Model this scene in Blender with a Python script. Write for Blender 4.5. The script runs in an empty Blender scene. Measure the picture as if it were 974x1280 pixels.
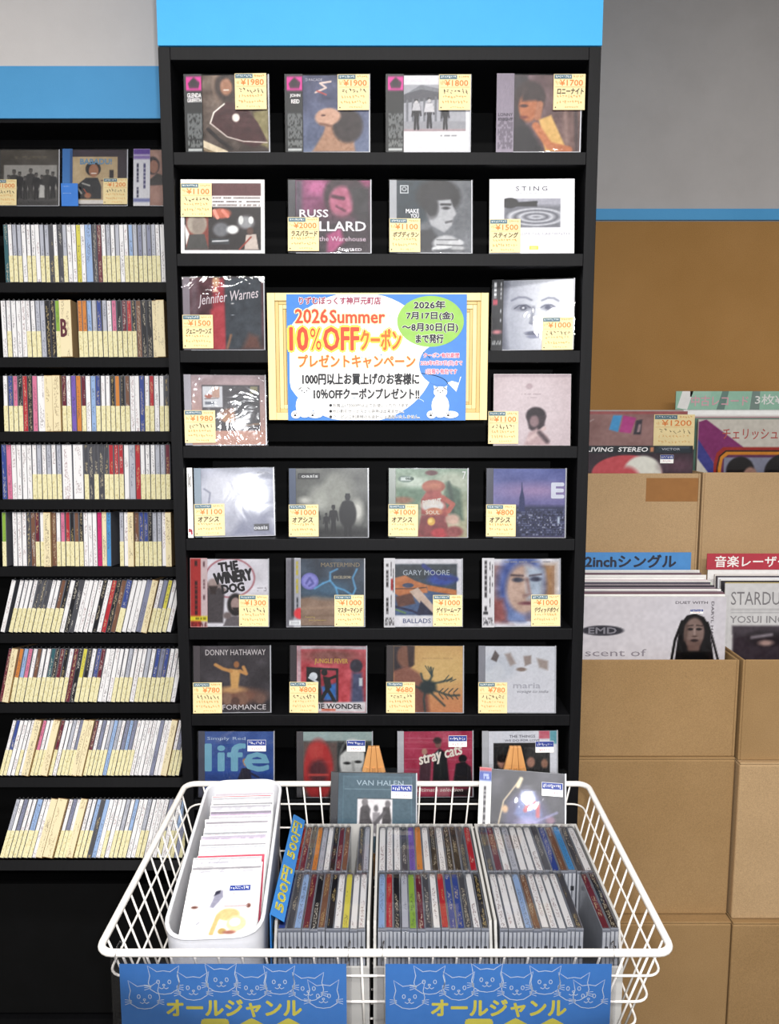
import bpy, bmesh, math, random
import numpy as np
from mathutils import Matrix, Vector

S = bpy.context.scene
COL = S.collection
R = math.radians

# ---------------------------------------------------------------- camera
PITCH = 7.125
F_PX = 1000.0
cam = bpy.data.cameras.new('camera')
cam.sensor_fit = 'VERTICAL'; cam.sensor_height = 36.0
cam.lens = 36.0 * F_PX / 1280.0
cam.clip_start = 0.02
camo = bpy.data.objects.new('camera', cam); COL.objects.link(camo)
camo.location = (0, 0, 1.5); camo.rotation_euler = (R(90 - PITCH), 0, 0)
S.camera = camo

# ---------------------------------------------------------------- world, lights, exposure
W = bpy.data.worlds.new('world'); S.world = W; W.use_nodes = True
W.node_tree.nodes['Background'].inputs[0].default_value = (1.0, 0.985, 0.96, 1)
W.node_tree.nodes['Background'].inputs[1].default_value = 0.26


def area(name, loc, sx, sy, power, col, rot=(0, 0, 0)):
    l = bpy.data.lights.new(name, 'AREA'); l.shape = 'RECTANGLE'; l.size = sx; l.size_y = sy
    l.energy = power; l.color = col
    o = bpy.data.objects.new(name, l); o.location = loc; o.rotation_euler = rot; COL.objects.link(o)
    return o


area('ceiling_tube_light', (-0.35, 0.15, 2.70), 2.0, 0.25, 31, (1.0, 0.975, 0.95))
area('ceiling_tube_light', (0.55, -1.20, 2.70), 1.6, 0.25, 62, (1.0, 0.975, 0.95))
area('ceiling_tube_light', (-0.9, -3.05, 2.70), 1.6, 0.25, 56, (1.0, 0.975, 0.95))
fl = bpy.data.lights.new('camera_flash', 'POINT'); fl.energy = 30; fl.shadow_soft_size = 0.012; fl.color = (0.96, 0.97, 1.0)
flo = bpy.data.objects.new('camera_flash', fl); flo.location = (0.03, -0.02, 1.54); COL.objects.link(flo)

S.view_settings.view_transform = 'Standard'
S.view_settings.look = 'None'
S.view_settings.gamma = 1.0
S.view_settings.use_curve_mapping = False
S.view_settings.exposure = 0.52
S.cycles.transparent_max_bounces = 24
S.cycles.max_bounces = 6
S.cycles.caustics_reflective = False
S.cycles.caustics_refractive = False

# ---------------------------------------------------------------- helpers
_ct, _st = math.cos(R(PITCH)), math.sin(R(PITCH))


def at(u, v, Y):
    """Room point on the plane y = Y that the camera sees at pixel (u, v)."""
    x = (u - 487.0) / F_PX; a = (640.0 - v) / F_PX
    t = Y / (_ct + a * _st)
    return Vector((t * x, Y, 1.5 + t * (-_st + a * _ct)))


def s2l(c):
    return c / 12.92 if c <= 0.04045 else ((c + 0.055) / 1.055) ** 2.4


def hexc(h):
    return tuple(int(h[i:i + 2], 16) / 255 for i in (0, 2, 4))


def lin(h):
    return tuple(s2l(c) for c in hexc(h)) + (1.0,)


class N:
    """Short-hand for building a node material."""

    def __init__(s, name):
        s.m = bpy.data.materials.new(name); s.m.use_nodes = True
        s.t = s.m.node_tree; s.b = s.t.nodes['Principled BSDF']; s.out = s.t.nodes['Material Output']

    def n(s, kind, **kw):
        x = s.t.nodes.new(kind)
        for k, v in kw.items():
            if hasattr(x, k) and k not in x.inputs: setattr(x, k, v)
            else: x.inputs[k].default_value = v
        return x

    def l(s, a, b):
        s.t.links.new(a, b)

    def noise(s, scale, detail=3.0, vec=None, rough=0.55):
        x = s.n('ShaderNodeTexNoise'); x.inputs['Scale'].default_value = scale
        x.inputs['Detail'].default_value = detail; x.inputs['Roughness'].default_value = rough
        if vec is not None: s.l(vec, x.inputs['Vector'])
        return x

    def coords(s, scale=(1, 1, 1), kind='Object', rnd=False):
        tc = s.n('ShaderNodeTexCoord'); mp = s.n('ShaderNodeMapping')
        mp.inputs['Scale'].default_value = scale
        s.l(tc.outputs[kind], mp.inputs['Vector'])
        if rnd:
            oi = s.n('ShaderNodeObjectInfo'); cx = s.n('ShaderNodeCombineXYZ')
            mu = s.n('ShaderNodeMath', operation='MULTIPLY'); mu.inputs[1].default_value = 91.0
            s.l(oi.outputs['Random'], mu.inputs[0]); s.l(mu.outputs[0], cx.inputs[0]); s.l(mu.outputs[0], cx.inputs[2])
            s.l(cx.outputs[0], mp.inputs['Location'])
        return mp.outputs[0]

    def ramp(s, fac, stops):
        x = s.n('ShaderNodeValToRGB'); e = x.color_ramp.elements
        while len(e) < len(stops): e.new(0.5)
        for i, (p, c) in enumerate(stops):
            e[i].position = p; e[i].color = c
        s.l(fac, x.inputs[0]); return x.outputs[0]

    def bump(s, h, strength, dist=0.001):
        x = s.n('ShaderNodeBump'); x.inputs['Strength'].default_value = strength
        x.inputs['Distance'].default_value = dist
        s.l(h, x.inputs['Height']); s.l(x.outputs[0], s.b.inputs['Normal'])
        return x

    def set(s, base=None, rough=0.5, spec=0.5, metal=0.0, coat=0.0):
        if base is not None: s.b.inputs['Base Color'].default_value = base
        s.b.inputs['Roughness'].default_value = rough
        s.b.inputs['Specular IOR Level'].default_value = spec
        s.b.inputs['Metallic'].default_value = metal
        s.b.inputs['Coat Weight'].default_value = coat
        return s


_flat = {}


def flat(h, rough=0.5, spec=0.4, name=None, coat=0.0):
    """Evenly coloured material with a slight procedural mottling."""
    k = (h, rough, spec, coat)
    if k not in _flat:
        x = N(name or 'paint_' + h).set(None, rough, spec, coat=coat)
        c = lin(h); nz = x.noise(60.0, 2.0, x.coords())
        d = tuple(v * 0.93 for v in c[:3]) + (1,)
        x.l(x.ramp(nz.outputs['Fac'], [(0.35, d), (0.65, c)]), x.b.inputs['Base Color'])
        _flat[k] = x.m
    return _flat[k]


def mottled(name, h1, h2, scale, rough, bump=0.0, stretch=(1, 1, 1), spec=0.4, fine=None):
    x = N(name).set(None, rough, spec)
    vec = x.coords(stretch)
    nz = x.noise(scale, 6.0, vec, 0.65)
    x.l(x.ramp(nz.outputs['Fac'], [(0.3, lin(h1)), (0.7, lin(h2))]), x.b.inputs['Base Color'])
    if bump:
        n2 = x.noise(fine or scale * 6, 3.0, vec)
        x.bump(n2.outputs['Fac'], bump, 0.001)
    return x.m


M = {}
M['black'] = mottled('black_melamine', '0b0b0d', '121214', 9.0, 0.5, 0.12, (30, 1, 1.5), 0.16, 60)
M['black_back'] = mottled('black_back_board', '050505', '080809', 14.0, 0.65, 0.05, spec=0.2)
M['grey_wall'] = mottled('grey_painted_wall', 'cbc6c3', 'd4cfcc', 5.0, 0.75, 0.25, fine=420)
M['grey_wall_dimmed'] = mottled('dimly_lit_grey_wall', 'aea9a6', 'b8b3b0', 5.0, 0.75, 0.25, fine=420)  # wall grey darkened in the colour, for weaker light on the far wall
M['blue_wall'] = mottled('sky_blue_painted_wall', '2f98d2', '37a2dc', 3.0, 0.55, 0.15, fine=420)
M['blue_band'] = mottled('blue_painted_band', '4a98cc', '52a0d4', 4.0, 0.6, 0.15, fine=420)
M['ceiling'] = mottled('white_ceiling_board', 'd8d6d2', 'e2e0dc', 6.0, 0.85, 0.2)
M['floor'] = mottled('dark_vinyl_floor', '3a3836', '45423f', 8.0, 0.45, 0.05)
def _card(name, h1, h2):
    x = N(name).set(None, 0.8, 0.25)
    vec = x.coords(); n1 = x.noise(3.5, 8.0, vec, 0.6)
    base = x.ramp(n1.outputs['Fac'], [(0.3, lin(h1)), (0.7, lin(h2))])
    n2 = x.noise(520.0, 3.0, vec); sp = x.ramp(n2.outputs['Fac'], [(0.3, (0.78, 0.78, 0.78, 1)), (0.7, (1.08, 1.08, 1.08, 1))])
    mx = x.n('ShaderNodeMix', data_type='RGBA', blend_type='MULTIPLY'); mx.inputs[0].default_value = 1.0
    x.l(base, mx.inputs[6]); x.l(sp, mx.inputs[7]); x.l(mx.outputs[2], x.b.inputs['Base Color'])
    n3 = x.noise(140.0, 2.0, x.coords((1, 1, 0.03))); x.bump(n3.outputs['Fac'], 0.16, 0.001)
    return x.m
M['card'] = _card('dimmed_brown_cardboard', '977850', 'a5855c')  # lower cartons: light falloff put into a darker brown
M['card_light'] = _card('light_brown_cardboard', 'b2946e', 'be9f78')
M['kraft'] = _card('orange_brown_cardboard', '9f7540', 'aa7f4a')
M['tape'] = flat('9a6a3a', 0.3, 0.5, 'packing_tape')
M['card_edge'] = flat('8a6a44', 0.85, 0.2, 'cardboard_edge')
M['wire'] = flat('ece7e0', 0.38, 0.5, 'white_coated_wire')
M['bin'] = flat('dcdce0', 0.42, 0.45, 'white_plastic')
M['greybox'] = mottled('grey_plastic', 'a3a19d', 'aeaca8', 5, 0.5)
M['case_grey'] = flat('777a82', 0.18, 0.6, 'clear_grey_polystyrene')
M['case_side'] = flat('c9cbd0', 0.25, 0.6, 'pale_polystyrene')
M['tray'] = flat('2b2c30', 0.3, 0.5, 'dark_disc_tray')
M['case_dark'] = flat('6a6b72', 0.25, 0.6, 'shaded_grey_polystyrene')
M['tan'] = flat('b3946a', 0.6, 0.3, 'tan_card_side')
M['paper'] = flat('efeeec', 0.55, 0.35, 'white_paper')


def clear(name, tint, base_fac, bump=0.0, bscale=30.0, rough=0.04, k=0.9):
    """Clear plastic: transparent with a fresnel gloss."""
    m = bpy.data.materials.new(name); m.use_nodes = True
    t = m.node_tree; t.nodes.clear()
    out = t.nodes.new('ShaderNodeOutputMaterial'); tr = t.nodes.new('ShaderNodeBsdfTransparent')
    gl = t.nodes.new('ShaderNodeBsdfGlossy'); mx = t.nodes.new('ShaderNodeMixShader')
    fr = t.nodes.new('ShaderNodeFresnel'); ma = t.nodes.new('ShaderNodeMath'); ma.operation = 'MULTIPLY_ADD'
    tr.inputs[0].default_value = tint + (1,); gl.inputs['Roughness'].default_value = rough
    fr.inputs[0].default_value = 1.5; ma.inputs[1].default_value = k; ma.inputs[2].default_value = base_fac
    t.links.new(fr.outputs[0], ma.inputs[0]); t.links.new(ma.outputs[0], mx.inputs[0])
    t.links.new(tr.outputs[0], mx.inputs[1]); t.links.new(gl.outputs[0], mx.inputs[2])
    t.links.new(mx.outputs[0], out.inputs[0])
    if bump:
        tc = t.nodes.new('ShaderNodeTexCoord'); nz = t.nodes.new('ShaderNodeTexNoise')
        nz.inputs['Scale'].default_value = bscale; nz.inputs['Detail'].default_value = 2.5
        nz.inputs['Distortion'].default_value = 1.2
        bp = t.nodes.new('ShaderNodeBump'); bp.inputs['Strength'].default_value = bump; bp.inputs['Distance'].default_value = 0.003
        t.links.new(tc.outputs['Object'], nz.inputs['Vector']); t.links.new(nz.outputs[0], bp.inputs['Height'])
        t.links.new(bp.outputs[0], gl.inputs['Normal'])
    return m


M['clear'] = clear('clear_case_plastic', (0.97, 0.97, 0.98), 0.0, rough=0.02)
M['film'] = clear('crinkled_clear_film', (0.985, 0.985, 0.985), 0.0, 0.14, 22.0, 0.018, 0.8)
M['film2'] = clear('heavily_crinkled_clear_film', (0.98, 0.98, 0.98), 0.0, 0.5, 26.0, 0.045, 0.9)
M['film3'] = clear('clear_film_with_soft_gloss', (0.98, 0.98, 0.98), 0.0, 0.12, 18.0, 0.075, 0.9)
M['tip'] = clear('milky_film_tip', (0.70, 0.71, 0.75), 0.22, 0.6, 60.0, 0.12, 0.6)
M['acrylic'] = clear('clear_sign_sheath', (0.93, 0.93, 0.94), 0.02, 0.1, 8.0, 0.08)

x = N('printed_card').set(None, 0.38, 0.35)
at_ = x.n('ShaderNodeAttribute', attribute_name='Col'); x.l(at_.outputs['Color'], x.b.inputs['Base Color']); M['print'] = x.m

# palette for disc spines: letter -> (hex, everyday colour word)
PAL = {'w': ('eceaea', 'white'), 'g': ('b4b6c0', 'pale grey'), 'd': ('47474d', 'dark grey'), 'k': ('1b1a20', 'black'),
       'b': ('34478c', 'blue'), 'l': ('93aed6', 'light blue'), 'r': ('ae2a34', 'red'), 'm': ('641f30', 'maroon'),
       'p': ('d27594', 'pink'), 'o': ('cc7f38', 'orange'), 'y': ('d2c84e', 'yellow'), 'e': ('86aa40', 'green'),
       'c': ('e8dab2', 'cream'), 'v': ('7259ac', 'purple'), 't': ('2f5c64', 'teal'), 'n': ('74503e', 'brown'),
       's': ('80849c', 'blue grey'), 'i': ('cc1f68', 'magenta'), 'a': ('4a8fc8', 'sky blue')}


def spine_mat(key, axis):
    """Spine print with rows of small letter-like marks along AXIS (2: upright, 1: lying)."""
    h = PAL[key][0]
    x = N('spine_print_' + PAL[key][1].replace(' ', '_')).set(None, 0.35, 0.45)
    c = lin(h); lum = sum(c[:3]) / 3
    ink = lin('3a3440') if lum > 0.22 else lin('d8d4cc')
    ink2 = lin({'w': '8a4a50', 'g': '4a5070', 'c': '8a6a40'}.get(key, 'c9b070' if lum < 0.22 else '403848'))
    sc = (900, 900, 330) if axis == 2 else (900, 330, 900)
    nz = x.noise(1.0, 1.0, x.coords(sc, rnd=True))
    ln = x.noise(1.0, 0.0, x.coords((90, 30, 26) if axis == 2 else (90, 26, 30), rnd=True))
    tc = x.n('ShaderNodeTexCoord'); sp = x.n('ShaderNodeSeparateXYZ'); x.l(tc.outputs['Generated'], sp.inputs[0])
    # keep the marks in the middle of the strip
    a = x.n('ShaderNodeMath', operation='SUBTRACT'); x.l(sp.outputs[0], a.inputs[0]); a.inputs[1].default_value = 0.5
    b = x.n('ShaderNodeMath', operation='ABSOLUTE'); x.l(a.outputs[0], b.inputs[0])
    e = x.n('ShaderNodeMath', operation='LESS_THAN'); x.l(b.outputs[0], e.inputs[0]); e.inputs[1].default_value = 0.30
    g1 = x.n('ShaderNodeMath', operation='GREATER_THAN'); x.l(nz.outputs['Fac'], g1.inputs[0]); g1.inputs[1].default_value = 0.54
    g2 = x.n('ShaderNodeMath', operation='GREATER_THAN'); x.l(ln.outputs['Fac'], g2.inputs[0]); g2.inputs[1].default_value = 0.47
    m1 = x.n('ShaderNodeMath', operation='MULTIPLY'); x.l(e.outputs[0], m1.inputs[0]); x.l(g1.outputs[0], m1.inputs[1])
    m2 = x.n('ShaderNodeMath', operation='MULTIPLY'); x.l(m1.outputs[0], m2.inputs[0]); x.l(g2.outputs[0], m2.inputs[1])
    m3 = x.n('ShaderNodeMath', operation='MULTIPLY'); x.l(m2.outputs[0], m3.inputs[0]); m3.inputs[1].default_value = 0.6
    oi = x.n('ShaderNodeObjectInfo')
    mxi = x.n('ShaderNodeMix', data_type='RGBA'); x.l(oi.outputs['Random'], mxi.inputs[0]); mxi.inputs[6].default_value = ink; mxi.inputs[7].default_value = ink2
    mx = x.n('ShaderNodeMix', data_type='RGBA'); x.l(m3.outputs[0], mx.inputs[0]); mx.inputs[6].default_value = c
    x.l(mxi.outputs[2], mx.inputs[7]); x.l(mx.outputs[2], x.b.inputs['Base Color'])
    return x.m


SP2 = {k: spine_mat(k, 2) for k in PAL}
SP1 = {k: spine_mat(k, 1) for k in PAL}
x = N('yellow_price_strip').set(None, 0.6, 0.3)
nz = x.noise(1.0, 2.0, x.coords((500, 500, 220), rnd=True))
x.l(x.ramp(nz.outputs['Fac'], [(0.50, lin('e8e0b4')), (0.72, lin('c2b478'))]), x.b.inputs['Base Color']); M['strip'] = x.m


class MB:
    """Collects shapes for ONE mesh object."""

    def __init__(s):
        s.v, s.f, s.mi, s.mats = [], [], [], []

    def _m(s, m):
        if m not in s.mats: s.mats.append(m)
        return s.mats.index(m)

    def add(s, vs, fs, m):
        o = len(s.v); s.v += [tuple(p) for p in vs]; k = s._m(m)
        for f in fs:
            s.f.append([o + i for i in f]); s.mi.append(k)

    def box(s, x0, x1, y0, y1, z0, z1, m, skip=''):
        vs = [(x, y, z) for x in (x0, x1) for y in (y0, y1) for z in (z0, z1)]
        F = {'l': (0, 1, 3, 2), 'r': (4, 6, 7, 5), 'f': (0, 4, 5, 1), 'b': (2, 3, 7, 6), 'd': (0, 2, 6, 4), 't': (1, 5, 7, 3)}
        s.add(vs, [F[k] for k in F if k not in skip], m); return s

    def quad(s, x0, x1, z0, z1, y, m):
        s.add([(x0, y, z0), (x1, y, z0), (x1, y, z1), (x0, y, z1)], [(0, 1, 2, 3)], m); return s

    def poly(s, pts, y, m):
        """Flat outline in the x-z plane facing -y."""
        s.add([(p[0], y, p[1]) for p in pts], [list(range(len(pts)))], m); return s

    def prism(s, pts, y0, y1, m):
        n = len(pts)
        s.add([(p[0], y0, p[1]) for p in pts] + [(p[0], y1, p[1]) for p in pts],
              [list(range(n)), list(range(2 * n - 1, n - 1, -1))] + [(i, i + n, (i + 1) % n + n, (i + 1) % n) for i in range(n)], m)
        return s

    def tube(s, path, r, m, closed=False, n=8):
        P = [Vector(p) for p in path]; k = len(P); rings = []
        for i in range(k):
            if closed: d = P[(i + 1) % k] - P[i - 1]
            else: d = P[min(i + 1, k - 1)] - P[max(i - 1, 0)]
            d.normalize()
            up = Vector((0, 0, 1)) if abs(d.z) < 0.9 else Vector((1, 0, 0))
            a = d.cross(up).normalized(); b = d.cross(a)
            rings.append([P[i] + r * (math.cos(2 * math.pi * j / n) * a + math.sin(2 * math.pi * j / n) * b) for j in range(n)])
        vs = [p for q in rings for p in q]; fs = []
        for i in range(k if closed else k - 1):
            i2 = (i + 1) % k
            for j in range(n):
                fs.append((i * n + j, i * n + (j + 1) % n, i2 * n + (j + 1) % n, i2 * n + j))
        if not closed:
            fs.append(tuple(range(n))); fs.append(tuple(range((k - 1) * n, k * n)))
        s.add(vs, fs, m); return s

    def mesh(s, name, smooth=False):
        me = bpy.data.meshes.new(name); me.from_pydata(s.v, [], s.f)
        for m in s.mats: me.materials.append(m)
        me.polygons.foreach_set('material_index', s.mi)
        if smooth: me.polygons.foreach_set('use_smooth', [True] * len(s.f))
        me.update(); return me

    def build(s, name, parent=None, smooth=False, bevel=0.0, seg=2):
        me = s.mesh(name, smooth)
        bm = bmesh.new(); bm.from_mesh(me)
        if bevel or smooth: bmesh.ops.recalc_face_normals(bm, faces=bm.faces)
        bm.to_mesh(me); bm.free()
        o = link(name, me, parent)
        if bevel:
            b = o.modifiers.new('bevel', 'BEVEL'); b.width = bevel; b.segments = seg; b.limit_method = 'ANGLE'
        return o


def link(name, data, parent=None):
    o = bpy.data.objects.new(name, data); COL.objects.link(o)
    if parent is not None: o.parent = parent
    return o


def tag(o, label=None, cat=None, group=None, kind=None):
    if label: o['label'] = label
    if cat: o['category'] = cat
    if group: o['group'] = group
    if kind: o['kind'] = kind
    return o


def empty(name, loc=(0, 0, 0)):
    o = link(name, None); o.location = loc; o.empty_display_size = 0.05; return o


def copy_tree(o, parent=None):
    c = o.copy(); COL.objects.link(c)
    if parent is not None: c.parent = parent
    for ch in list(o.children): copy_tree(ch, c)
    return c


def oval(cx, cz, rx, rz, n=40, a0=0.0, a1=360.0):
    k = n if a1 - a0 >= 360 else n + 1
    return [(cx + rx * math.cos(R(a0 + (a1 - a0) * i / n)), cz + rz * math.sin(R(a0 + (a1 - a0) * i / n))) for i in range(k)]


def ribbon(mb, pts, w, y, m, closed=False):
    """Flat drawn line of width w in the x-z plane."""
    P = [Vector((p[0], p[1])) for p in pts]; k = len(P); L, Rr = [], []
    for i in range(k):
        d = (P[(i + 1) % k] - P[i - 1]) if closed else (P[min(i + 1, k - 1)] - P[max(i - 1, 0)])
        if d.length < 1e-9: d = Vector((1, 0))
        d.normalize(); nn = Vector((-d.y, d.x)) * w / 2
        L.append(P[i] + nn); Rr.append(P[i] - nn)
    vs = [(p.x, y, p.y) for p in L] + [(p.x, y, p.y) for p in Rr]
    fs = [(i, i + k, (i + 1) % k + k, (i + 1) % k) for i in range(k if closed else k - 1)]
    mb.add(vs, fs, m)


# lettering ---------------------------------------------------------
_tc = bpy.data.curves.new('lettering', 'FONT'); _to = bpy.data.objects.new('lettering', _tc)
_tcache = {}


def glyphs(txt, bold=0.0, res=2, shear=0.0, space=1.0):
    k = (txt, bold, res, shear, space)
    if k not in _tcache:
        _tc.body = txt; _tc.offset = bold; _tc.resolution_u = res; _tc.shear = shear; _tc.space_character = space
        me = bpy.data.meshes.new_from_object(_to)
        vs = np.array([v.co[:2] for v in me.vertices]).reshape(-1, 2); fs = [tuple(p.vertices) for p in me.polygons]
        bpy.data.meshes.remove(me); _tcache[k] = (vs, fs)
    return _tcache[k]


def letter(mb, txt, x0, x1, z0, z1, y, m, bold=0.0, shear=0.0, fat=0.0, res=2, rot=0.0, space=1.0):
    """Lettering fitted to the box x0..x1, z0..z1 at depth y. BOLD and FAT (in letter heights) thicken the strokes."""
    vs, fs = glyphs(txt, 0.0, res, shear, space)
    if not len(vs): return
    lo, hi = vs.min(0), vs.max(0)
    sx = (x1 - x0) / max(hi[0] - lo[0], 1e-6); sz = (z1 - z0) / max(hi[1] - lo[1], 1e-6)
    X = x0 + (vs[:, 0] - lo[0]) * sx; Z = z0 + (vs[:, 1] - lo[1]) * sz
    if rot:
        cx, cz = (x0 + x1) / 2, (z0 + z1) / 2; c, s_ = math.cos(R(rot)), math.sin(R(rot))
        X, Z = cx + (X - cx) * c - (Z - cz) * s_, cz + (X - cx) * s_ + (Z - cz) * c
    f = max(bold, 0) * 0.8 + fat; k = 0 if f <= 0 else (8 if f > 0.02 else 4)
    offs = [(0, 0)] + [(f * sz * math.cos(2 * math.pi * i / k), f * sz * math.sin(2 * math.pi * i / k)) for i in range(k)]
    for q, (dx, dz) in enumerate(offs):
        mb.add([(X[i] + dx, y - q * 2e-6, Z[i] + dz) for i in range(len(X))], fs, m)


# printed pictures: colours on the points of a fine grid ----------------
def rgb(h):
    return np.array(hexc(h))


class Art:
    def __init__(s, nx, nz, seed=1):
        s.nx, s.nz = nx, nz
        s.X, s.Y = np.meshgrid(np.linspace(0, 1, nx), np.linspace(0, 1, nz))   # y runs down
        s.C = np.ones((nz, nx, 3)); s.px = 1.0 / nx; s.rng = np.random.RandomState(seed)

    def mix(s, a, h):
        a = np.clip(a, 0, 1)[..., None]; s.C = s.C * (1 - a) + rgb(h) * a

    def G(s, h1, h2, vert=True):
        t = (s.Y if vert else s.X)[..., None]; s.C = rgb(h1) * (1 - t) + rgb(h2) * t

    def E(s, cx, cy, rx, ry, h, soft=0.0, rot=0.0):
        c, q = math.cos(R(rot)), math.sin(R(rot)); dx, dy = s.X - cx, s.Y - cy
        d = (np.hypot((dx * c + dy * q) / rx, (-dx * q + dy * c) / ry) - 1) * min(rx, ry)
        w = max(soft, s.px); s.mix(0.5 - d / w, h)

    def Rr(s, x0, y0, x1, y1, h, soft=0.0):
        d = np.maximum(np.maximum(x0 - s.X, s.X - x1), np.maximum(y0 - s.Y, s.Y - y1)); s.mix(0.5 - d / max(soft, s.px), h)

    def _seg(s, a, b):
        ax, ay = a; bx, by = b; vx, vy = bx - ax, by - ay; l = vx * vx + vy * vy + 1e-12
        t = np.clip(((s.X - ax) * vx + (s.Y - ay) * vy) / l, 0, 1); return np.hypot(s.X - ax - t * vx, s.Y - ay - t * vy)

    def L(s, pts, w, h, soft=0.0):
        d = np.min([s._seg(pts[i], pts[i + 1]) for i in range(len(pts) - 1)], axis=0); s.mix(0.5 - (d - w / 2) / max(soft, s.px), h)

    def P(s, pts, h, soft=0.0):
        n = len(pts); ins = np.zeros_like(s.X, bool)
        for i in range(n):
            (x1, y1), (x2, y2) = pts[i], pts[(i + 1) % n]
            if y1 == y2: continue
            cr = ((y1 > s.Y) != (y2 > s.Y)) & (s.X < (x2 - x1) * (s.Y - y1) / (y2 - y1) + x1); ins ^= cr
        d = np.min([s._seg(pts[i], pts[(i + 1) % n]) for i in range(n)], axis=0); d = np.where(ins, -d, d)
        s.mix(0.5 - d / max(soft, s.px), h)

    def Nz(s, amp, cells=10):
        g = s.rng.rand(cells + 2, cells + 2) - 0.5
        gx, gy = s.X * cells, s.Y * cells; ix, iy = gx.astype(int), gy.astype(int); fx, fy = gx - ix, gy - iy
        v = (g[iy, ix] * (1 - fx) + g[iy, ix + 1] * fx) * (1 - fy) + (g[iy + 1, ix] * (1 - fx) + g[iy + 1, ix + 1] * fx) * fy
        s.C = np.clip(s.C + amp * 2 * v[..., None], 0, 1)

    def marks(s, x0, y0, x1, y1, h, rows, dens=0.55, vert=False):
        """Rows of small illegible printed marks."""
        for r in range(rows):
            a, b = (y0 + (y1 - y0) * (r + 0.2) / rows, y0 + (y1 - y0) * (r + 0.75) / rows) if not vert else (x0 + (x1 - x0) * (r + 0.2) / rows, x0 + (x1 - x0) * (r + 0.75) / rows)
            p = x0 if not vert else y0; end = x1 if not vert else y1
            while p < end:
                w = s.px * (0.8 + 1.6 * s.rng.rand())
                if s.rng.rand() < dens:
                    if vert: s.Rr(a, p, b, min(p + w, end), h)
                    else: s.Rr(p, a, min(p + w, end), b, h)
                p += w + s.px * 0.5

    def run(s, ops):
        for o in ops: getattr(s, o[0])(*o[1:])
        s.Nz(0.01, 14); s.Nz(0.026, 52); m = s.C.mean((0, 1)); s.C = np.clip((m + (s.C - m) * 1.22) * 0.93, 0, 1)
        return s


def art_mesh(name, w, h, ops, nx=72, nz=None, seed=1, y=0.0, x0=0.0, z0=0.0):
    """A printed sheet w x h whose lower left corner is at (x0, z0)."""
    nz = nz or max(8, int(nx * h / w)); a = Art(nx, nz, seed).run(ops)
    C = np.clip(a.C, 0, 1); C = np.where(C <= 0.04045, C / 12.92, ((C + 0.055) / 1.055) ** 2.4)
    vs = np.stack([x0 + a.X * w, np.full_like(a.X, y), z0 + (1 - a.Y) * h], -1).reshape(-1, 3)
    idx = np.arange(nx * nz).reshape(nz, nx)
    fs = np.stack([idx[1:, :-1], idx[1:, 1:], idx[:-1, 1:], idx[:-1, :-1]], -1).reshape(-1, 4)
    me = bpy.data.meshes.new(name); me.from_pydata(vs.tolist(), [], fs.tolist())
    at = me.color_attributes.new('Col', 'FLOAT_COLOR', 'POINT')
    at.data.foreach_set('color', np.concatenate([C.reshape(-1, 3), np.ones((nx * nz, 1))], 1).ravel())
    me.materials.append(M['print']); return me


def word_ord(n):
    one = ['first', 'second', 'third', 'fourth', 'fifth', 'sixth', 'seventh', 'eighth', 'ninth', 'tenth', 'eleventh', 'twelfth',
           'thirteenth', 'fourteenth', 'fifteenth', 'sixteenth', 'seventeenth', 'eighteenth', 'nineteenth']
    if n < 20: return one[n - 1]
    tens = {2: 'twent', 3: 'thirt', 4: 'fort', 5: 'fift'}[n // 10]
    return tens + 'ieth' if n % 10 == 0 else tens + 'y-' + one[n % 10 - 1]

# ================================================================ the setting
YT = 1.40            # front plane of the tall display unit
YL = 1.80            # front plane of the spine shelving
TX0, TX1 = -0.381, 0.3485
TTOP = 2.098


def struct(name, mb, bevel=0.0):
    return tag(mb.build(name, bevel=bevel), kind='structure')


struct('floor', MB().box(-2.4, 2.4, -3.2, 2.30, -0.03, 0, M['floor']))
struct('ceiling', MB().box(-2.4, 2.4, -3.2, 2.30, 2.75, 2.78, M['ceiling']))
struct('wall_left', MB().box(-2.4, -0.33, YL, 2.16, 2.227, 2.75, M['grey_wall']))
struct('trim_1', MB().box(-2.4, -0.33, YL - 0.002, 2.16, 2.122, 2.227, M['blue_band']))
struct('wall_front', MB().box(TX0, TX1 + 0.001, YT, 2.16, TTOP, 2.75, M['blue_wall']))
struct('wall_right', MB().box(-2.4, 2.4, 2.18, 2.28, 0, 2.75, M['grey_wall_dimmed']))
struct('trim_2', MB().box(TX1, 2.4, 2.172, 2.18, 1.999, 2.027, M['blue_band']))

# ---------------------------------------------------------------- tall display unit
tower = tag(empty('display_shelf', ((TX0 + TX1) / 2, YT, 0)), 'tall black display unit of front-facing discs under the bright blue wall', 'display shelf')
tw = (TX1 - TX0) / 2
TD = 0.24
for sx in (-1, 1):
    a, b = sorted((sx * tw, sx * (tw - 0.0195)))
    MB().box(a, b, 0, TD, 0, TTOP - 0.002, M['black']).build('side_panel', tower, bevel=0.0008)
ti = tw - 0.0197
MB().box(-ti, ti, 0.0005, TD, TTOP - 0.0225, TTOP - 0.002, M['black']).build('top_panel', tower, bevel=0.0008)
MB().box(-ti, ti, TD - 0.006, TD, 0.02, TTOP - 0.023, M['black_back']).build('back_panel', tower)
ROWZ = [1.931, 1.7665, 1.605, 1.4404, 1.2764, 1.1136, 0.952, 0.789, 0.626, 0.463, 0.300, 0.08]
for z in ROWZ:
    MB().box(-ti, ti, 0.001, TD - 0.0065, z - 0.0205, z, M['black']).build('shelf', tower, bevel=0.0008)
MB().box(-ti, ti, 0.03, 0.045, 0, 0.0585, M['black']).build('plinth', tower)

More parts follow.
